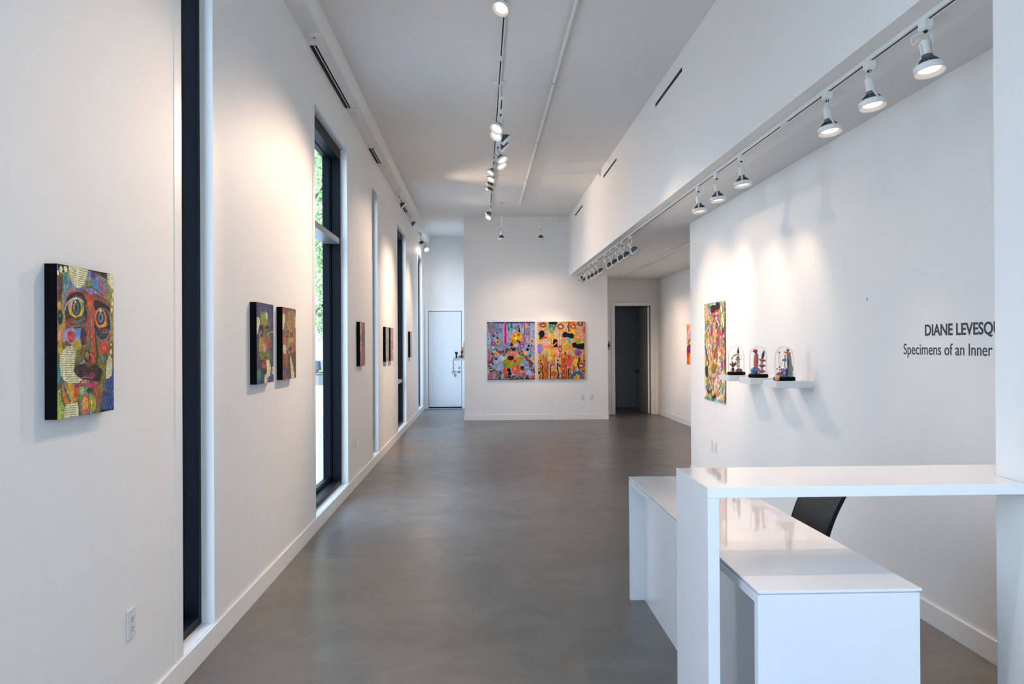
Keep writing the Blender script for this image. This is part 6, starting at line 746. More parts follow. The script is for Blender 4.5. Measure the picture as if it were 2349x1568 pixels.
P_SHEET=[('s','b84a6a',21,[(980,179),(1027,192),(966,230)]),('s','e08a98',17,[(209,918),(202,935),(148,992)]),('s','d8d040',18,[(121,309),(101,319),(54,392)]),('s','e08a98',33,[(882,310),(889,341),(859,347)]),('s','b84a6a',30,[(384,201),(404,234),(300,240)]),('s','6a5ab0',21,[(690,907),(714,918),(684,938)]),('s','7a3a3a',34,[(704,251),(724,283),(721,316)]),('s','7a3a3a',35,[(380,474),(414,504),(316,505)]),('s','8a9a30',37,[(912,47),(912,63),(896,102)]),('s','e8a050',26,[(697,123),(690,136),(633,155)]),('s','c83a3a',18,[(114,92),(88,124),(118,153)]),('s','7a3a3a',23,[(646,354),(620,367),(700,409)]),('s','5a8a4a',31,[(448,50),(424,74),(387,130)]),('s','8a9a30',33,[(246,9),(266,29),(168,35)]),('s','b84a6a',35,[(633,375),(636,388),(640,453)]),('s','e8a050',23,[(121,996),(135,1031),(40,1083)]),('s','e8b840',39,[(98,941),(84,957),(185,977)]),('s','e08a98',34,[(805,24),(848,37),(865,74)]),('s','f0e8d8',17,[(636,509),(670,524),(700,554)]),('s','6a5ab0',24,[(798,464),(788,494),(835,509)]),('s','3fa0a0',23,[(394,279),(357,307),(441,351)]),('s','6a5ab0',35,[(17,1014),(-10,1026),(-24,1047)]),('s','c83a3a',21,[(929,614),(923,636),(879,672)]),('s','e8a050',26,[(912,165),(886,191),(963,241)]),('s','5a8a4a',22,[(630,270),(633,291),(714,329)]),('s','f4f0e4',26,[(84,233),(121,252),(20,303)]),('s','c83a3a',26,[(118,168),(148,197),(88,202)]),('s','b84a6a',24,[(747,334),(747,352),(774,375)]),('s','7a3a3a',23,[(434,964),(461,993),(350,1000)]),('s','5a8a4a',24,[(451,494),(441,509),(488,522)]),('s','e8a050',36,[(795,828),(818,842),(778,896)]),('s','4a8a3a',28,[(842,561),(882,592),(929,606)]),('s','e0702a',18,[(724,371),(714,396),(727,431)]),('s','8a9a30',19,[(949,376),(929,391),(916,415)]),('s','4a8a3a',22,[(125,275),(114,289),(64,356)]),('s','6a5ab0',33,[(438,842),(401,871),(411,907)]),('s','e08a98',19,[(751,629),(717,649),(785,689)]),('s','e08a98',26,[(391,733),(384,751),(401,793)]),('s','c83a3a',26,[(714,556),(741,582),(643,629)]),('s','f0c8b0',18,[(562,235),(586,263),(498,312)]),('s','3fa0a0',16,[(946,430),(956,461),(966,474)]),('s','b84a6a',18,[(17,650),(37,676),(0,694)]),('s','d8d040',38,[(401,917),(354,943),(347,991)]),('s','7a3a3a',30,[(162,594),(209,629),(104,676)]),('s','e08a98',23,[(434,353),(401,371),(401,420)]),('s','d8d040',25,[(835,913),(805,942),(859,942)]),('s','7a3a3a',23,[(236,249),(189,272),(192,313)]),('s','d8d040',26,[(7,180),(34,199),(-64,251)]),('s','3fa0a0',18,[(562,941),(572,960),(643,1004)]),('s','7a3a3a',35,[(320,923),(320,937),(357,963)]),('s','c83a3a',19,[(465,91),(428,104),(522,144)]),('s','e08a98',24,[(727,668),(761,698),(731,738)]),('s','d8d040',28,[(108,578),(94,600),(121,608)]),('s','6a5ab0',30,[(222,33),(269,48),(229,120)]),('s','e08a98',34,[(939,549),(899,583),(970,628)]),('s','e8a050',33,[(835,364),(828,383),(785,422)]),('s','e08a98',23,[(542,836),(545,869),(599,868)]),('s','5a8a4a',37,[(552,925),(593,947),(495,1004)]),('s','6a5ab0',30,[(444,519),(468,545),(397,552)]),('s','f0c8b0',39,[(636,198),(677,223),(582,226)]),('s','c83a3a',21,[(556,454),(599,479),(556,503)]),('s','e08a98',25,[(569,574),(582,597),(586,613)]),('s','f0c8b0',20,[(896,311),(933,328),(960,392)]),('s','5a8a4a',17,[(862,437),(886,451),(832,516)]),('s','5a8a4a',24,[(572,222),(599,234),(633,293)]),('s','7a3a3a',32,[(579,222),(623,235),(525,275)]),('s','4a8a3a',16,[(522,638),(492,653),(451,669)]),('s','5a8a4a',33,[(61,494),(71,518),(81,578)]),('s','5a8a4a',17,[(609,577),(646,599),(677,612)]),('s','f0c8b0',36,[(276,292),(266,303),(350,340)]),('s','4a8a3a',23,[(239,833),(219,850),(316,910)]),('s','f4f0e4',17,[(512,559),(512,578),(451,614)]),('s','e08a98',39,[(205,503),(178,535),(269,547)]),('s','b84a6a',35,[(404,935),(411,951),(364,985)]),('s','f4f0e4',37,[(232,894),(239,915),(212,973)]),('s','3fa0a0',17,[(721,758),(768,775),(761,840)]),('s','d8d040',17,[(508,713),(529,735),(552,764)]),('s','e0702a',15,[(832,443),(862,457),(899,490)]),('s','b84a6a',26,[(330,272),(374,293),(276,321)]),('s','3fa0a0',32,[(327,481),(327,493),(313,526)]),('s','3fa0a0',30,[(199,948),(226,976),(145,1018)]),('s','e8b840',34,[(411,914),(391,936),(411,949)]),('s','8a9a30',21,[(114,199),(135,230),(71,264)]),('s','c83a3a',23,[(737,668),(778,697),(788,747)]),('s','6a5ab0',26,[(579,19),(606,44),(609,86)]),('s','e0702a',37,[(997,153),(1044,188),(1071,212)]),('s','4a8a3a',20,[(495,477),(461,511),(481,547)]),('s','4a8a3a',17,[(488,313),(485,332),(451,387)]),('s','f0e8d8',16,[(290,481),(242,496),(350,515)]),('s','5a8a4a',28,[(603,376),(566,386),(606,459)]),('s','e0702a',37,[(862,496),(882,506),(778,550)]),('s','5a8a4a',30,[(630,261),(646,286),(616,299)]),('s','7a3a3a',22,[(933,362),(956,391),(886,443)]),('s','b84a6a',26,[(330,747),(316,778),(343,831)]),('s','6a5ab0',36,[(697,366),(680,389),(717,447)]),('s','6a5ab0',24,[(320,979),(357,1006),(273,1055)]),('s','7a3a3a',36,[(44,437),(47,465),(91,509)]),('s','6a5ab0',37,[(855,584),(879,616),(859,660)]),('s','8a9a30',35,[(498,505),(522,537),(488,534)]),('s','6a5ab0',34,[(64,174),(84,203),(-3,257)]),('s','f0e8d8',21,[(525,285),(562,302),(529,369)]),('s','e8a050',21,[(316,466),(316,495),(273,517)]),('s','e0702a',38,[(616,858),(630,869),(640,934)]),('s','f0c8b0',32,[(912,738),(899,750),(946,805)]),('s','b84a6a',18,[(34,277),(64,306),(94,338)]),('s','b84a6a',22,[(367,139),(374,158),(391,211)]),('s','d8d040',36,[(74,764),(51,792),(158,801)]),('s','e0702a',22,[(47,278),(51,293),(44,349)]),('s','e08a98',23,[(202,497),(215,520),(152,544)]),('s','5a8a4a',23,[(397,553),(397,581),(471,632)]),('s','4a8a3a',33,[(357,950),(380,982),(401,981)]),('s','4a8a3a',23,[(646,578),(650,601),(650,629)]),('s','e8a050',39,[(882,367),(896,398),(960,400)]),('s','e8a050',20,[(226,154),(192,169),(269,187)]),('s','e8b840',28,[(131,603),(94,626),(165,655)]),('s','e8a050',33,[(37,367),(17,402),(101,441)]),('s','f4f0e4',27,[(175,188),(209,224),(185,246)]),('s','b84a6a',19,[(37,191),(27,209),(101,247)]),('s','6a5ab0',32,[(963,376),(997,388),(990,438)]),('s','4a8a3a',34,[(300,564),(327,582),(364,596)]),('s','4a8a3a',27,[(707,558),(694,571),(758,588)]),('s','7a3a3a',30,[(81,516),(128,550),(104,583)]),('s','8a9a30',27,[(125,181),(114,202),(57,263)]),('s','4a8a3a',29,[(690,257),(680,269),(613,316)]),('s','e8b840',30,[(128,153),(94,166),(67,196)]),('s','e08a98',24,[(508,646),(465,658),(582,714)]),('s','b84a6a',38,[(424,102),(391,113),(451,146)]),('s','3fa0a0',28,[(232,94),(279,119),(303,144)]),('s','3fa0a0',35,[(842,350),(838,372),(785,425)]),('s','d8d040',37,[(653,767),(640,787),(599,843)]),('s','8a9a30',38,[(57,344),(40,380),(-17,377)]),('s','e08a98',39,[(505,264),(468,292),(424,319)]),('s','e8b840',32,[(192,310),(232,325),(192,389)]),('s','f0e8d8',17,[(566,798),(589,826),(636,873)]),('s','f4f0e4',36,[(77,773),(88,792),(135,848)]),('s','6a5ab0',24,[(293,316),(337,348),(340,402)]),('s','e8a050',26,[(603,678),(616,712),(559,745)]),('s','e08a98',23,[(411,693),(401,709),(357,775)]),('s','e8b840',39,[(441,73),(431,105),(424,114)]),('s','6a5ab0',28,[(623,271),(640,288),(657,303)]),('s','f0e8d8',32,[(488,821),(458,834),(461,887)]),('s','5a8a4a',21,[(791,645),(832,676),(751,687)]),('s','e08a98',37,[(303,350),(337,384),(316,407)]),('s','f0e8d8',32,[(71,409),(94,427),(-13,452)]),('s','e8a050',16,[(387,146),(354,171),(444,178)]),('s','f4f0e4',26,[(960,235),(912,245),(916,305)]),('s','e8b840',20,[(10,377),(-20,413),(20,440)]),('s','e0702a',29,[(418,482),(404,500),(421,541)]),('s','b84a6a',23,[(128,825),(98,863),(185,856)]),('s','b84a6a',27,[(980,259),(973,293),(1044,325)]),('s','e8a050',23,[(657,579),(667,604),(616,628)]),('s','b84a6a',28,[(791,303),(744,315),(828,335)]),('s','f0e8d8',27,[(795,851),(754,882),(788,885)]),('s','e8a050',28,[(98,104),(128,129),(13,139)]),('s','f0e8d8',33,[(758,904),(798,923),(710,953)]),('s','7a3a3a',32,[(182,874),(192,900),(266,916)]),('s','f4f0e4',36,[(862,141),(842,156),(916,223)]),('s','e8a050',15,[(219,952),(232,985),(293,1006)]),('s','7a3a3a',29,[(987,468),(1020,492),(1000,538)]),('s','e8a050',37,[(343,597),(370,608),(340,636)]),('s','5a8a4a',15,[(131,833),(131,844),(71,875)]),('s','3fa0a0',35,[(593,588),(640,598),(663,619)]),('s','6a5ab0',20,[(125,822),(111,851),(158,904)]),('s','6a5ab0',37,[(670,136),(633,150),(717,206)]),('s','8a9a30',15,[(67,570),(67,589),(34,655)]),('s','e8b840',23,[(818,157),(771,190),(879,208)]),('s','8a9a30',23,[(246,913),(283,927),(259,942)]),('s','e0702a',24,[(505,101),(468,115),(519,168)]),('s','c83a3a',36,[(397,269),(380,302),(316,338)]),('s','f0e8d8',39,[(690,583),(646,608),(751,629)]),('s','d8d040',20,[(162,737),(175,764),(118,768)]),('s','f0c8b0',17,[(909,953),(886,980),(973,1000)]),('s','e8b840',17,[(141,664),(158,696),(158,748)]),('s','d8d040',26,[(976,676),(976,708),(889,708)]),('s','7a3a3a',37,[(492,129),(508,153),(441,187)]),('s','f0c8b0',36,[(505,15),(498,36),(421,95)]),('s','c83a3a',23,[(441,766),(428,792),(421,837)]),('s','4a8a3a',22,[(704,804),(710,828),(707,863)]),('s','4a8a3a',27,[(172,181),(195,204),(88,258)]),('s','7a3a3a',35,[(104,975),(145,990),(84,1052)]),('s','8a9a30',29,[(135,731),(165,765),(81,820)]),('s','7a3a3a',22,[(633,343),(589,357),(633,379)]),('s','4a8a3a',26,[(253,446),(269,473),(303,524)]),('s','e8b840',23,[(522,290),(485,303),(522,331)]),('s','e08a98',31,[(764,643),(717,664),(805,714)]),('s','e0702a',19,[(795,842),(798,860),(798,890)]),('s','f0c8b0',25,[(88,108),(88,121),(114,163)]),('s','f0e8d8',26,[(582,971),(545,1002),(589,1015)]),('s','f0c8b0',21,[(84,891),(40,916),(61,928)]),('s','8a9a30',23,[(502,161),(495,183),(539,229)]),('s','5a8a4a',19,[(192,741),(239,763),(118,826)]),('s','c83a3a',20,[(0,1015),(-17,1031),(-10,1069)]),('s','5a8a4a',22,[(909,62),(882,82),(886,139)]),('s','3fa0a0',20,[(61,436),(17,454),(71,468)]),('s','5a8a4a',18,[(609,869),(616,889),(576,923)]),('s','e8a050',35,[(354,557),(397,585),(286,640)]),('s','d8d040',16,[(966,808),(963,825),(936,882)]),('s','e8b840',20,[(303,797),(303,821),(266,861)]),('s','e8a050',32,[(465,217),(455,238),(428,254)]),('s','e8b840',33,[(657,57),(673,72),(613,108)]),('s','c83a3a',33,[(542,482),(515,502),(508,566)]),('s','e8b840',30,[(670,613),(680,639),(606,689)]),('s','e8a050',32,[(562,321),(593,344),(498,370)]),('s','e08a98',24,[(572,906),(539,935),(620,951)]),('s','b84a6a',19,[(650,736),(653,766),(596,819)]),('s','f0c8b0',36,[(667,785),(636,812),(694,832)]),('s','3fa0a0',33,[(875,814),(902,835),(808,894)]),('s','3fa0a0',30,[(24,876),(-24,895),(-61,959)]),('s','d8d040',18,[(529,577),(519,612),(576,611)]),('s','6a5ab0',32,[(357,230),(367,242),(300,291)]),('s','3fa8b8',9,[(7,-2),(34,11)]),('s','4a9a5a',9,[(7,989),(34,976)]),('s','3fa8b8',9,[(44,-2),(71,11)]),('s','2f7a8a',9,[(44,989),(71,976)]),('s','3fa8b8',9,[(81,-2),(108,11)]),('s','3fa8b8',9,[(81,989),(108,976)]),('s','3fa8b8',9,[(118,-2),(145,11)]),('s','4a9a5a',9,[(118,989),(145,977)]),('s','3fa8b8',9,[(155,-2),(182,11)]),('s','4a9a5a',9,[(155,989),(182,977)]),('s','3fa8b8',9,[(192,-2),(219,11)]),('s','4a9a5a',9,[(192,989),(219,977)]),('s','5ac0c0',9,[(229,-2),(256,11)]),('s','3fa8b8',9,[(229,989),(256,977)]),('s','2f7a8a',9,[(266,-2),(293,11)]),('s','4a9a5a',9,[(266,989),(293,977)]),('s','2f7a8a',9,[(303,-2),(330,11)]),('s','4a9a5a',9,[(303,989),(330,977)]),('s','5ac0c0',9,[(340,-2),(367,11)]),('s','3fa8b8',9,[(340,989),(367,977)]),('s','2f7a8a',9,[(377,-2),(404,11)]),('s','4a9a5a',9,[(377,989),(404,977)]),('s','2f7a8a',9,[(414,-2),(441,11)]),('s','3fa8b8',9,[(414,989),(441,977)]),('s','2f7a8a',9,[(451,-2),(478,11)]),('s','4a9a5a',9,[(451,989),(478,977)]),('s','2f7a8a',9,[(488,-2),(515,11)]),('s','3fa8b8',9,[(488,989),(515,977)]),('s','3fa8b8',9,[(525,-1),(552,11)]),('s','4a9a5a',9,[(525,989),(552,977)]),('s','3fa8b8',9,[(562,-1),(589,11)]),('s','2f7a8a',9,[(562,989),(589,977)]),('s','2f7a8a',9,[(599,-1),(626,11)]),('s','3fa8b8',9,[(599,989),(626,977)]),('s','2f7a8a',9,[(636,-1),(663,11)]),('s','3fa8b8',9,[(636,989),(663,977)]),('s','5ac0c0',9,[(673,-1),(700,11)]),('s','2f7a8a',9,[(673,989),(700,978)]),('s','5ac0c0',9,[(710,-1),(737,11)]),('s','2f7a8a',9,[(710,989),(737,978)]),('s','2f7a8a',9,[(747,-1),(774,11)]),('s','2f7a8a',9,[(747,989),(774,978)]),('s','3fa8b8',9,[(785,-1),(811,11)]),('s','4a9a5a',9,[(785,989),(811,978)]),('s','5ac0c0',9,[(822,-1),(848,11)]),('s','4a9a5a',9,[(822,989),(848,978)]),('s','3fa8b8',9,[(859,-1),(886,11)]),('s','2f7a8a',9,[(859,989),(886,978)]),('s','5ac0c0',9,[(896,-1),(923,11)]),('s','2f7a8a',9,[(896,989),(923,978)]),('s','5ac0c0',9,[(933,-1),(960,11)]),('s','4a9a5a',9,[(933,989),(960,978)]),('s','d8302a',39,[(360,104),(545,81),(680,85)]),('p','1e1a18',[(327,31),(444,21),(545,32),(613,-1),(731,11),(764,39),(731,80),(613,76),(478,97),(360,104),(310,66)]),('s','20281c',10,[(215,229),(242,213),(293,245),(360,318),(444,390),(444,454),(360,433),(276,360),(229,288),(215,229)]),('s','e87a68',10,[(276,267),(310,332),(360,390)]),('s','3f6ac0',9,[(418,404),(438,433)]),('s','e0482e',9,[(545,194),(646,161),(781,171),(747,205)]),('s','e0584a',9,[(596,363),(562,419),(680,444),(798,427),(781,364)]),('s','8a3a3a',8,[(781,213),(798,337),(933,393),(882,447)]),('e',899,297,47,41,'20241c',0),('s','e0302a',23,[(613,300),(714,308),(646,391)]),('s','8a2a3a',22,[(444,497),(478,553)]),('s','20281c',13,[(57,388),(74,476),(108,578)]),('e',108,710,74,66,'1f2e1f',0),('e',444,674,121,50,'7a7a30',0),('s','8a78c0',15,[(310,777),(512,765),(613,713),(714,648)]),('s','4ab0a8',13,[(646,664),(815,681)]),('s','20242c',6,[(646,754),(613,790),(714,836),(781,930),(815,847),(747,779),(663,754)]),('s','4060b0',13,[(731,877),(781,937)]),('s','5a2a24',22,[(74,894),(209,925),(343,891)]),('p','1f2420',[(343,963),(512,920),(562,960),(444,994)]),('s','2f8a3a',17,[(259,952),(242,996)]),('e',7,2,17,6,'101010',0),('e',916,-2,17,5,'101010',0),('e',24,995,17,6,'101010',0),('e',983,997,17,5,'101010',0),('e',34,660,17,6,'101010',0),('e',966,658,17,5,'101010',0)]

RS = np.random.RandomState(7)
def vnoise(H, W, fy, fx, rs):
    g = rs.rand(fy + 3, fx + 3); y = np.linspace(0, fy + .999, H); x = np.linspace(0, fx + .999, W)
    yi = y.astype(int); xi = x.astype(int); ty = y - yi; tx = x - xi; ty = ty * ty * (3 - 2 * ty); tx = tx * tx * (3 - 2 * tx)
    a = g[yi][:, xi]; b = g[yi][:, xi + 1]; c = g[yi + 1][:, xi]; d = g[yi + 1][:, xi + 1]
    return (a * (1 - tx) + b * tx) * (1 - ty)[:, None] + (c * (1 - tx) + d * tx) * ty[:, None]
def hx(c): return np.array([int(c[i:i + 2], 16) / 255 for i in (0, 2, 4)])
def smooth_pts(pts, n=8):
    P_ = [np.array(p, float) for p in pts]; P_ = [P_[0]] + P_ + [P_[-1]]; out = []
    for i in range(1, len(P_) - 2):
        for k in range(n):
            t = k / n; a, b, c, d = P_[i - 1:i + 3]; out.append(.5 * (2 * b + (c - a) * t + (2 * a - 5 * b + 4 * c - d) * t * t + (3 * b - a - 3 * c + d) * t ** 3))
    out.append(P_[-2]); return out
def paint(shapes, W, H, asp, base, seed=1, var=.16, dabs=1.0, wb=10, ndab=0):
    rs = np.random.RandomState(seed); img = np.zeros((H, W, 3)); cols = [hx(c) for c in base]
    n1 = vnoise(H, W, 9, 6, rs); n2 = vnoise(H, W, 22, 14, rs)
    idx = np.clip(((n1 * .6 + n2 * .4) * 1.5 - .25) * len(cols), 0, len(cols) - 1e-3); ii = idx.astype(int)
    ca = np.array(cols); img = ca[ii]
    X, Y = np.meshgrid(np.linspace(0, 1000, W), np.linspace(0, 1000, H) * asp)
    fine = vnoise(H, W, H // 5, W // 3, rs) - .5; mid = vnoise(H, W, max(4, H // 14), max(3, W // 9), rs) - .5; wob = vnoise(H, W, 30, 20, rs) - .5; wob2 = vnoise(H, W, 30, 20, rs) - .5
    Xw = X + wob * wb; Yw = Y + wob2 * wb
    def put(mask, c):
        k = (fine * .7 + mid * .9) * var * 2
        cc = c[None, None, :] * (1 + k[..., None]) + (mid[..., None] * np.array([.10, -.02, -.10])) * var * 3
        a = np.clip(mask, 0, 1)[..., None]; img[:] = img * (1 - a) + np.clip(cc, 0, 1) * a
    def poly(pts):
        m = np.zeros(X.shape, bool); n = len(pts); j = n - 1
        for i in range(n):
            xi, yi = pts[i][0], pts[i][1] * asp; xj, yj = pts[j][0], pts[j][1] * asp
            if abs(yj - yi) > 1e-6:
                m ^= ((Yw > min(yi, yj)) & (Yw <= max(yi, yj))) & (Xw < (xj - xi) * (Yw - yi) / (yj - yi) + xi)
            j = i
        return m
    def segd(pts):
        d = np.full(X.shape, 1e9)
        for (a, b) in zip(pts[:-1], pts[1:]):
            ax, ay, bx, by = a[0], a[1] * asp, b[0], b[1] * asp; L = (bx - ax) ** 2 + (by - ay) ** 2 + 1e-9
            t = np.clip(((Xw - ax) * (bx - ax) + (Yw - ay) * (by - ay)) / L, 0, 1); d = np.minimum(d, (Xw - ax - t * (bx - ax)) ** 2 + (Yw - ay - t * (by - ay)) ** 2)
        return np.sqrt(d)
    px = 1000.0 / W
    for s in shapes:
        k = s[0]
        if k == 'e':
            _, cx, cy, rx, ry, c, rot = s; d = np.sqrt(((Xw - cx) / max(rx, 1)) ** 2 + ((Yw - cy * asp) / max(ry * asp, 1)) ** 2); put((1 - d) * max(rx, ry * asp) / px * .6 + .5, hx(c))
        elif k == 'o':
            _, cx, cy, rx, ry, w, c = s; d = np.sqrt(((X - cx) / max(rx, 1)) ** 2 + ((Y - cy * asp) / max(ry * asp, 1)) ** 2); put(1.2 - abs(d - 1) * (rx + ry * asp) / 2 / (w * asp * .5 + .3 * px), hx(c))
        elif k == 'p': put(poly(s[2]).astype(float), hx(s[1]))
        elif k == 's': put((s[2] * asp * .5 - segd(smooth_pts(s[3]))) / px + .6, hx(s[1]))
        elif k == 't':
            m = poly(s[2]); cr = hx('e9e4b4'); img[m] = cr
            rowh = 18.5; r = (Y - X * .03) % rowh; row = ((Y - X * .03) // rowh).astype(int)
            g = rs.rand(400, W // 1 + 2) ; wordgap = vnoise(400, W, 1, W // 9, rs)
            hi = vnoise(H, W, H - 2, W - 2, rs); ink = (r > rowh * .28) & (r < rowh * .74) & (hi > .40) & (wordgap[np.clip(row, 0, 399), np.arange(W)[None, :]] > .26)
            img[m & ink] = img[m & ink] * .25 + hx('2a2a24') * .75
            e = m ^ (np.roll(m, 1, 0) & np.roll(m, -1, 0) & np.roll(m, 1, 1) & np.roll(m, -1, 1) & m); img[e & m] = hx('86a0a8')
    prot = np.zeros((H, W), bool)
    for s in shapes:
        if s[0] == 't': prot |= poly(s[2])
    for _ in range(int(ndab)):
        y0, x0 = rs.randint(2, H - 3), rs.randint(1, W - 2)
        if prot[y0, x0]: continue
        base_c = img[y0, x0].copy(); L = rs.randint(3, 11); ang = rs.choice([1.57, 1.2, 1.9, .2, 2.8]) + rs.randn() * .3
        cc = np.clip(base_c * (1 + rs.uniform(-.45, .55)) + rs.uniform(-.10, .12, 3), 0, 1)
        if rs.rand() < .10: cc = np.array([.80, .78, .66])
        dotted = rs.rand() < .25
        for t in range(L):
            if dotted and t % 2: continue
            yy = int(y0 + math.sin(ang + .08 * t) * t * 1.3); xx = int(x0 + math.cos(ang + .08 * t) * t * .8)
            if 0 <= yy < H and 0 <= xx < W and not prot[yy, xx]: img[yy, xx] = img[yy, xx] * .25 + cc * .75
    sp = rs.rand(H, W); k2 = vnoise(H, W, H // 3, W // 2, rs)
    img = img * (1 + (k2[..., None] - .5) * .30 * dabs)
    st = (sp > .985) & (img.sum(2) > .6); img[st] = img[st] * .4 + np.array([.75, .72, .62]) * .6 * dabs + img[st] * .6 * (1 - dabs)
    img = np.clip(img, 0, 1); return np.where(img <= .04045, img / 12.92, ((img + .055) / 1.055) ** 2.4)
def grid_obj(name, img, fn, m, parent, loc=(0, 0, 0), flip=False):
    H, W, _ = img.shape; u, v = np.meshgrid(np.linspace(0, 1, W), np.linspace(0, 1, H)); co = fn(u.ravel(), v.ravel()).astype(np.float32)
    i = np.arange(H * W).reshape(H, W); q = np.stack([i[:-1, :-1], i[1:, :-1], i[1:, 1:], i[:-1, 1:]], -1).reshape(-1, 4)
    if flip: q = q[:, ::-1]
    me = bpy.data.meshes.new(name); me.vertices.add(H * W); me.vertices.foreach_set('co', co.ravel()); me.loops.add(q.size); me.loops.foreach_set('vertex_index', q.ravel().astype(np.int32))
    me.polygons.add(len(q)); me.polygons.foreach_set('loop_start', (np.arange(len(q)) * 4).astype(np.int32)); me.update(calc_edges=True); me.validate()
    at = me.color_attributes.new('paint', 'FLOAT_COLOR', 'POINT'); col = np.ones((H * W, 4), np.float32); col[:, :3] = img.reshape(-1, 3); at.data.foreach_set('color', col.ravel())
    me.materials.append(m); o = bpy.data.objects.new(name, me); C.objects.link(o); o.parent = parent; o.location = loc; return o
st3 = lambda a, b, c: np.stack([a + 0 * b, b + 0 * a, c + 0 * a], -1)
def small_painting(y0, img, label, x=None):
    e = thing('portrait_painting', label, 'painting', (XL, y0, 1.319), 'small canvases along the window wall'); D_ = .039; Wd, Hh = .394, .497
    MB().box(0.0, D_, 0, Wd, 0, Hh).build('canvas_box', M['edge'], e)
    grid_obj('painted_face', img, lambda u, v: st3(np.full_like(u, D_ + .0008), u * Wd, (1 - v) * Hh), M['paint'], e)
AP = .497 / .394
small_painting(2.617, paint(P_FACE, 250, 500, AP, ['6a5a26', '8a4a38', '4f78ad', '9a8a3a', 'a0402c'], 1, ndab=4200), 'large looking painting of a spectacled moustached face with lettered patches')
small_painting(4.899, paint(P_BLUEFACE, 110, 280, AP, ['2e3560', '3a5a5a', '5a4a30', '3f4f90'], 2, ndab=1500), 'dark blue and olive painted face, left one of the pair by the wide window')
small_painting(5.533, paint(P_REDFACE, 110, 280, AP, ['7a4038', '8a7040', '5a4a4a', 'a8403a'], 3, ndab=1500), 'red and ochre bearded painted face, right one of the pair by the wide window')
def loose(base, seed, extra): return paint(extra, 70, 180, AP, base, seed, var=.3)
small_painting(9.045, loose(['8a6a6a', 'b0704a', '5a5a78', '9a8a8a', '6a4a5a', 'c08a50'], 11, [('p', 'c87a50', [(0, 0), (420, 0), (300, 600), (0, 700)]), ('e', 620, 350, 240, 260, '5a5a78', 0), ('e', 500, 700, 260, 180, 'a06a60', 0), ('s', 'd8b090', 30, [(200, 100), (300, 500), (250, 900)])]), 'orange and violet painted face standing alone between two windows')
small_painting(11.478, loose(['8a9080', 'a8a89a', '5a6058', 'b0a890', '708070'], 12, [('e', 450, 350, 250, 260, '9aa08a', 0), ('s', '4a5048', 40, [(200, 200), (400, 500), (300, 900)]), ('e', 350, 780, 150, 120, 'c0b8a0', 0)]), 'grey green painting, left one of the far pair')
small_painting(12.085, loose(['a87a8a', '8a6a80', 'c0a0a8', '7a5a6a', 'b08a7a'], 13, [('e', 500, 400, 260, 280, 'b88a98', 0), ('s', '6a3a5a', 40, [(300, 100), (600, 500), (350, 900)]), ('e', 600, 750, 150, 120, 'd0a8b0', 0)]), 'pink violet painting, right one of the far pair')
small_painting(15.43, loose(['8a9498', 'b0b8bc', '5a6468', 'a0a4a0'], 14, []), 'last small canvas of the window wall, mostly its black side showing')

def big_canvas(x0, x1, img, label):
    e = thing('abstract_painting', label, 'painting', (x0, YB - .004, .838), 'pair of abstract canvases on the back wall'); Wd, Hh, D_ = x1 - x0, 1.185, .038
    bx = MB().box(0, Wd, -D_, 0, 0, Hh).build('canvas_box', M['trim'], e)
    grid_obj('painted_face', img, lambda u, v: st3(u * Wd, np.full_like(u, -D_ - .0008), (1 - v) * Hh), M['paint'], e, flip=False)
big_canvas(.127, 1.113, paint(P_BLUEABS, 250, 300, 1.2, ['8f9ab8', 'a4aec6', '7888a8', '98a0c0', 'b0b8cc'], 4, var=.10, dabs=.5), 'lilac abstract canvas with yellow pod and coral shapes on the back wall')
big_canvas(1.170, 2.157, paint(P_GOLDABS, 250, 300, 1.2, ['c8a89a', 'd0a040', 'b8b0b8', 'c07a30', 'd8b858'], 5, var=.10, dabs=.5), 'golden abstract canvas with coral spirals and black shapes on the back wall')
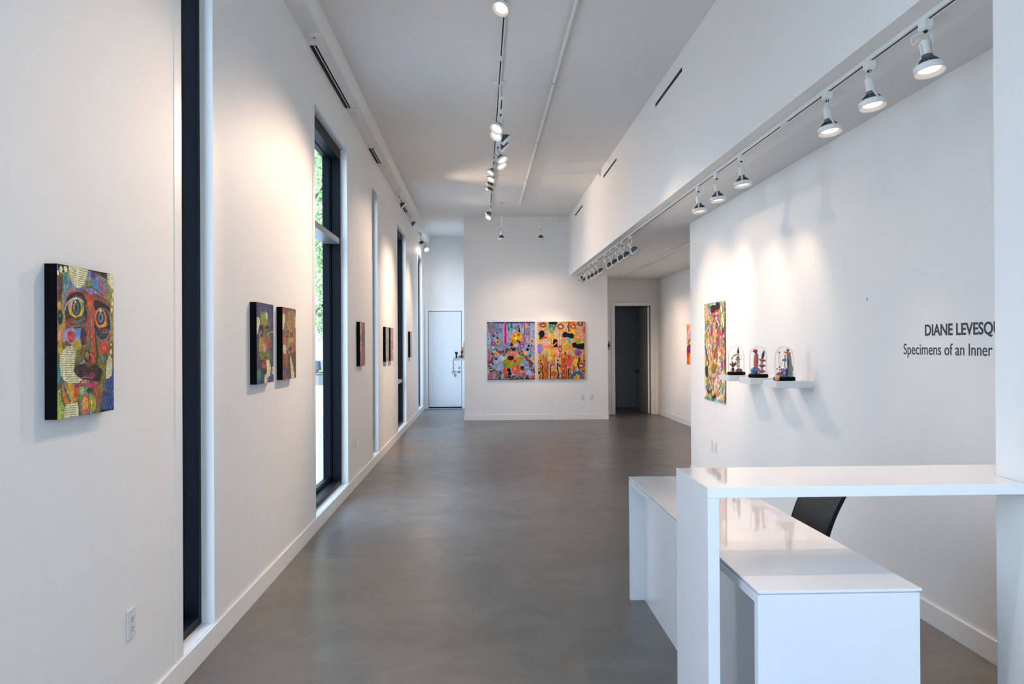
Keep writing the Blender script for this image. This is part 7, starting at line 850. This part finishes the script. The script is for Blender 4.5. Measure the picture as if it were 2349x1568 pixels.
def sheet(y0, y1, z0, z1, X, img, label, curl):
    e = thing('paper_painting', label, 'painting', (X, (y0 + y1) / 2, z0)); Wd, Hh = y1 - y0, z1 - z0; my = (y0 + y1) / 2
    def fn(u, v):
        bow = .004 + curl * (np.clip(u - .8, 0, 1) * 5) ** 2 * .5 + .003 * np.sin(v * 19 + u * 2) + .006 * (np.clip(v - .93, 0, 1) / .07) ** 2
        return st3(-bow, Wd / 2 - u * Wd, (1 - v) * Hh)
    o = grid_obj('painted_sheet', img, fn, M['sheet'], e)
    sm = o.modifiers.new('paper', 'SOLIDIFY'); sm.thickness = .0008
    for u, v in ((.015, .004), (.985, .004), (.5, .004), (.015, .996), (.985, .996), (.03, .62), (.97, .62)):
        bow = .004 + curl * (max(0, u - .8) * 5) ** 2 * .5 + .003 * math.sin(v * 19 + u * 2)
        MB().lathe([(.004, 0), (.003, .003), (0, .004)], 8, (-1, 0, 0), (-bow - .0008, Wd / 2 - u * Wd, (1 - v) * Hh)).build('push_pin', M['pin'], e)
    return e
sheet(8.055, 8.82, .945, 1.988, XR, paint(P_SHEET, 150, 400, 1.36, ['f4ecdc', 'e8c060', 'e8a080', '6a9a4a', 'f0e0d0', 'c84a3a'], 6, var=.12, dabs=.6), 'tall unframed multicoloured paper painting pinned beside the floating shelves', .022)
sheet(14.3, 15.25, 1.17, 1.93, XF, paint([('e', 120, 250, 140, 180, 'e8a0a8', 0), ('s', '101010', 30, [(120, 90), (60, 220)]), ('s', '5a8a7a', 60, [(420, 100), (260, 220), (300, 330)]), ('s', '5a7a30', 60, [(400, 390), (200, 420), (120, 480)]), ('e', 200, 640, 200, 130, '8a2a54', 0), ('e', 100, 860, 200, 160, 'd8502a', 0), ('e', 350, 860, 180, 150, 'e8b82a', 0), ('s', '3a8a8a', 40, [(600, 100), (800, 900)])], 120, 150, .8, ['e8b0a8', 'f0d8b0', 'e88a6a', 'd8c8b0'], 8), 'pink and yellow paper painting on the rear wall, mostly hidden', .004)
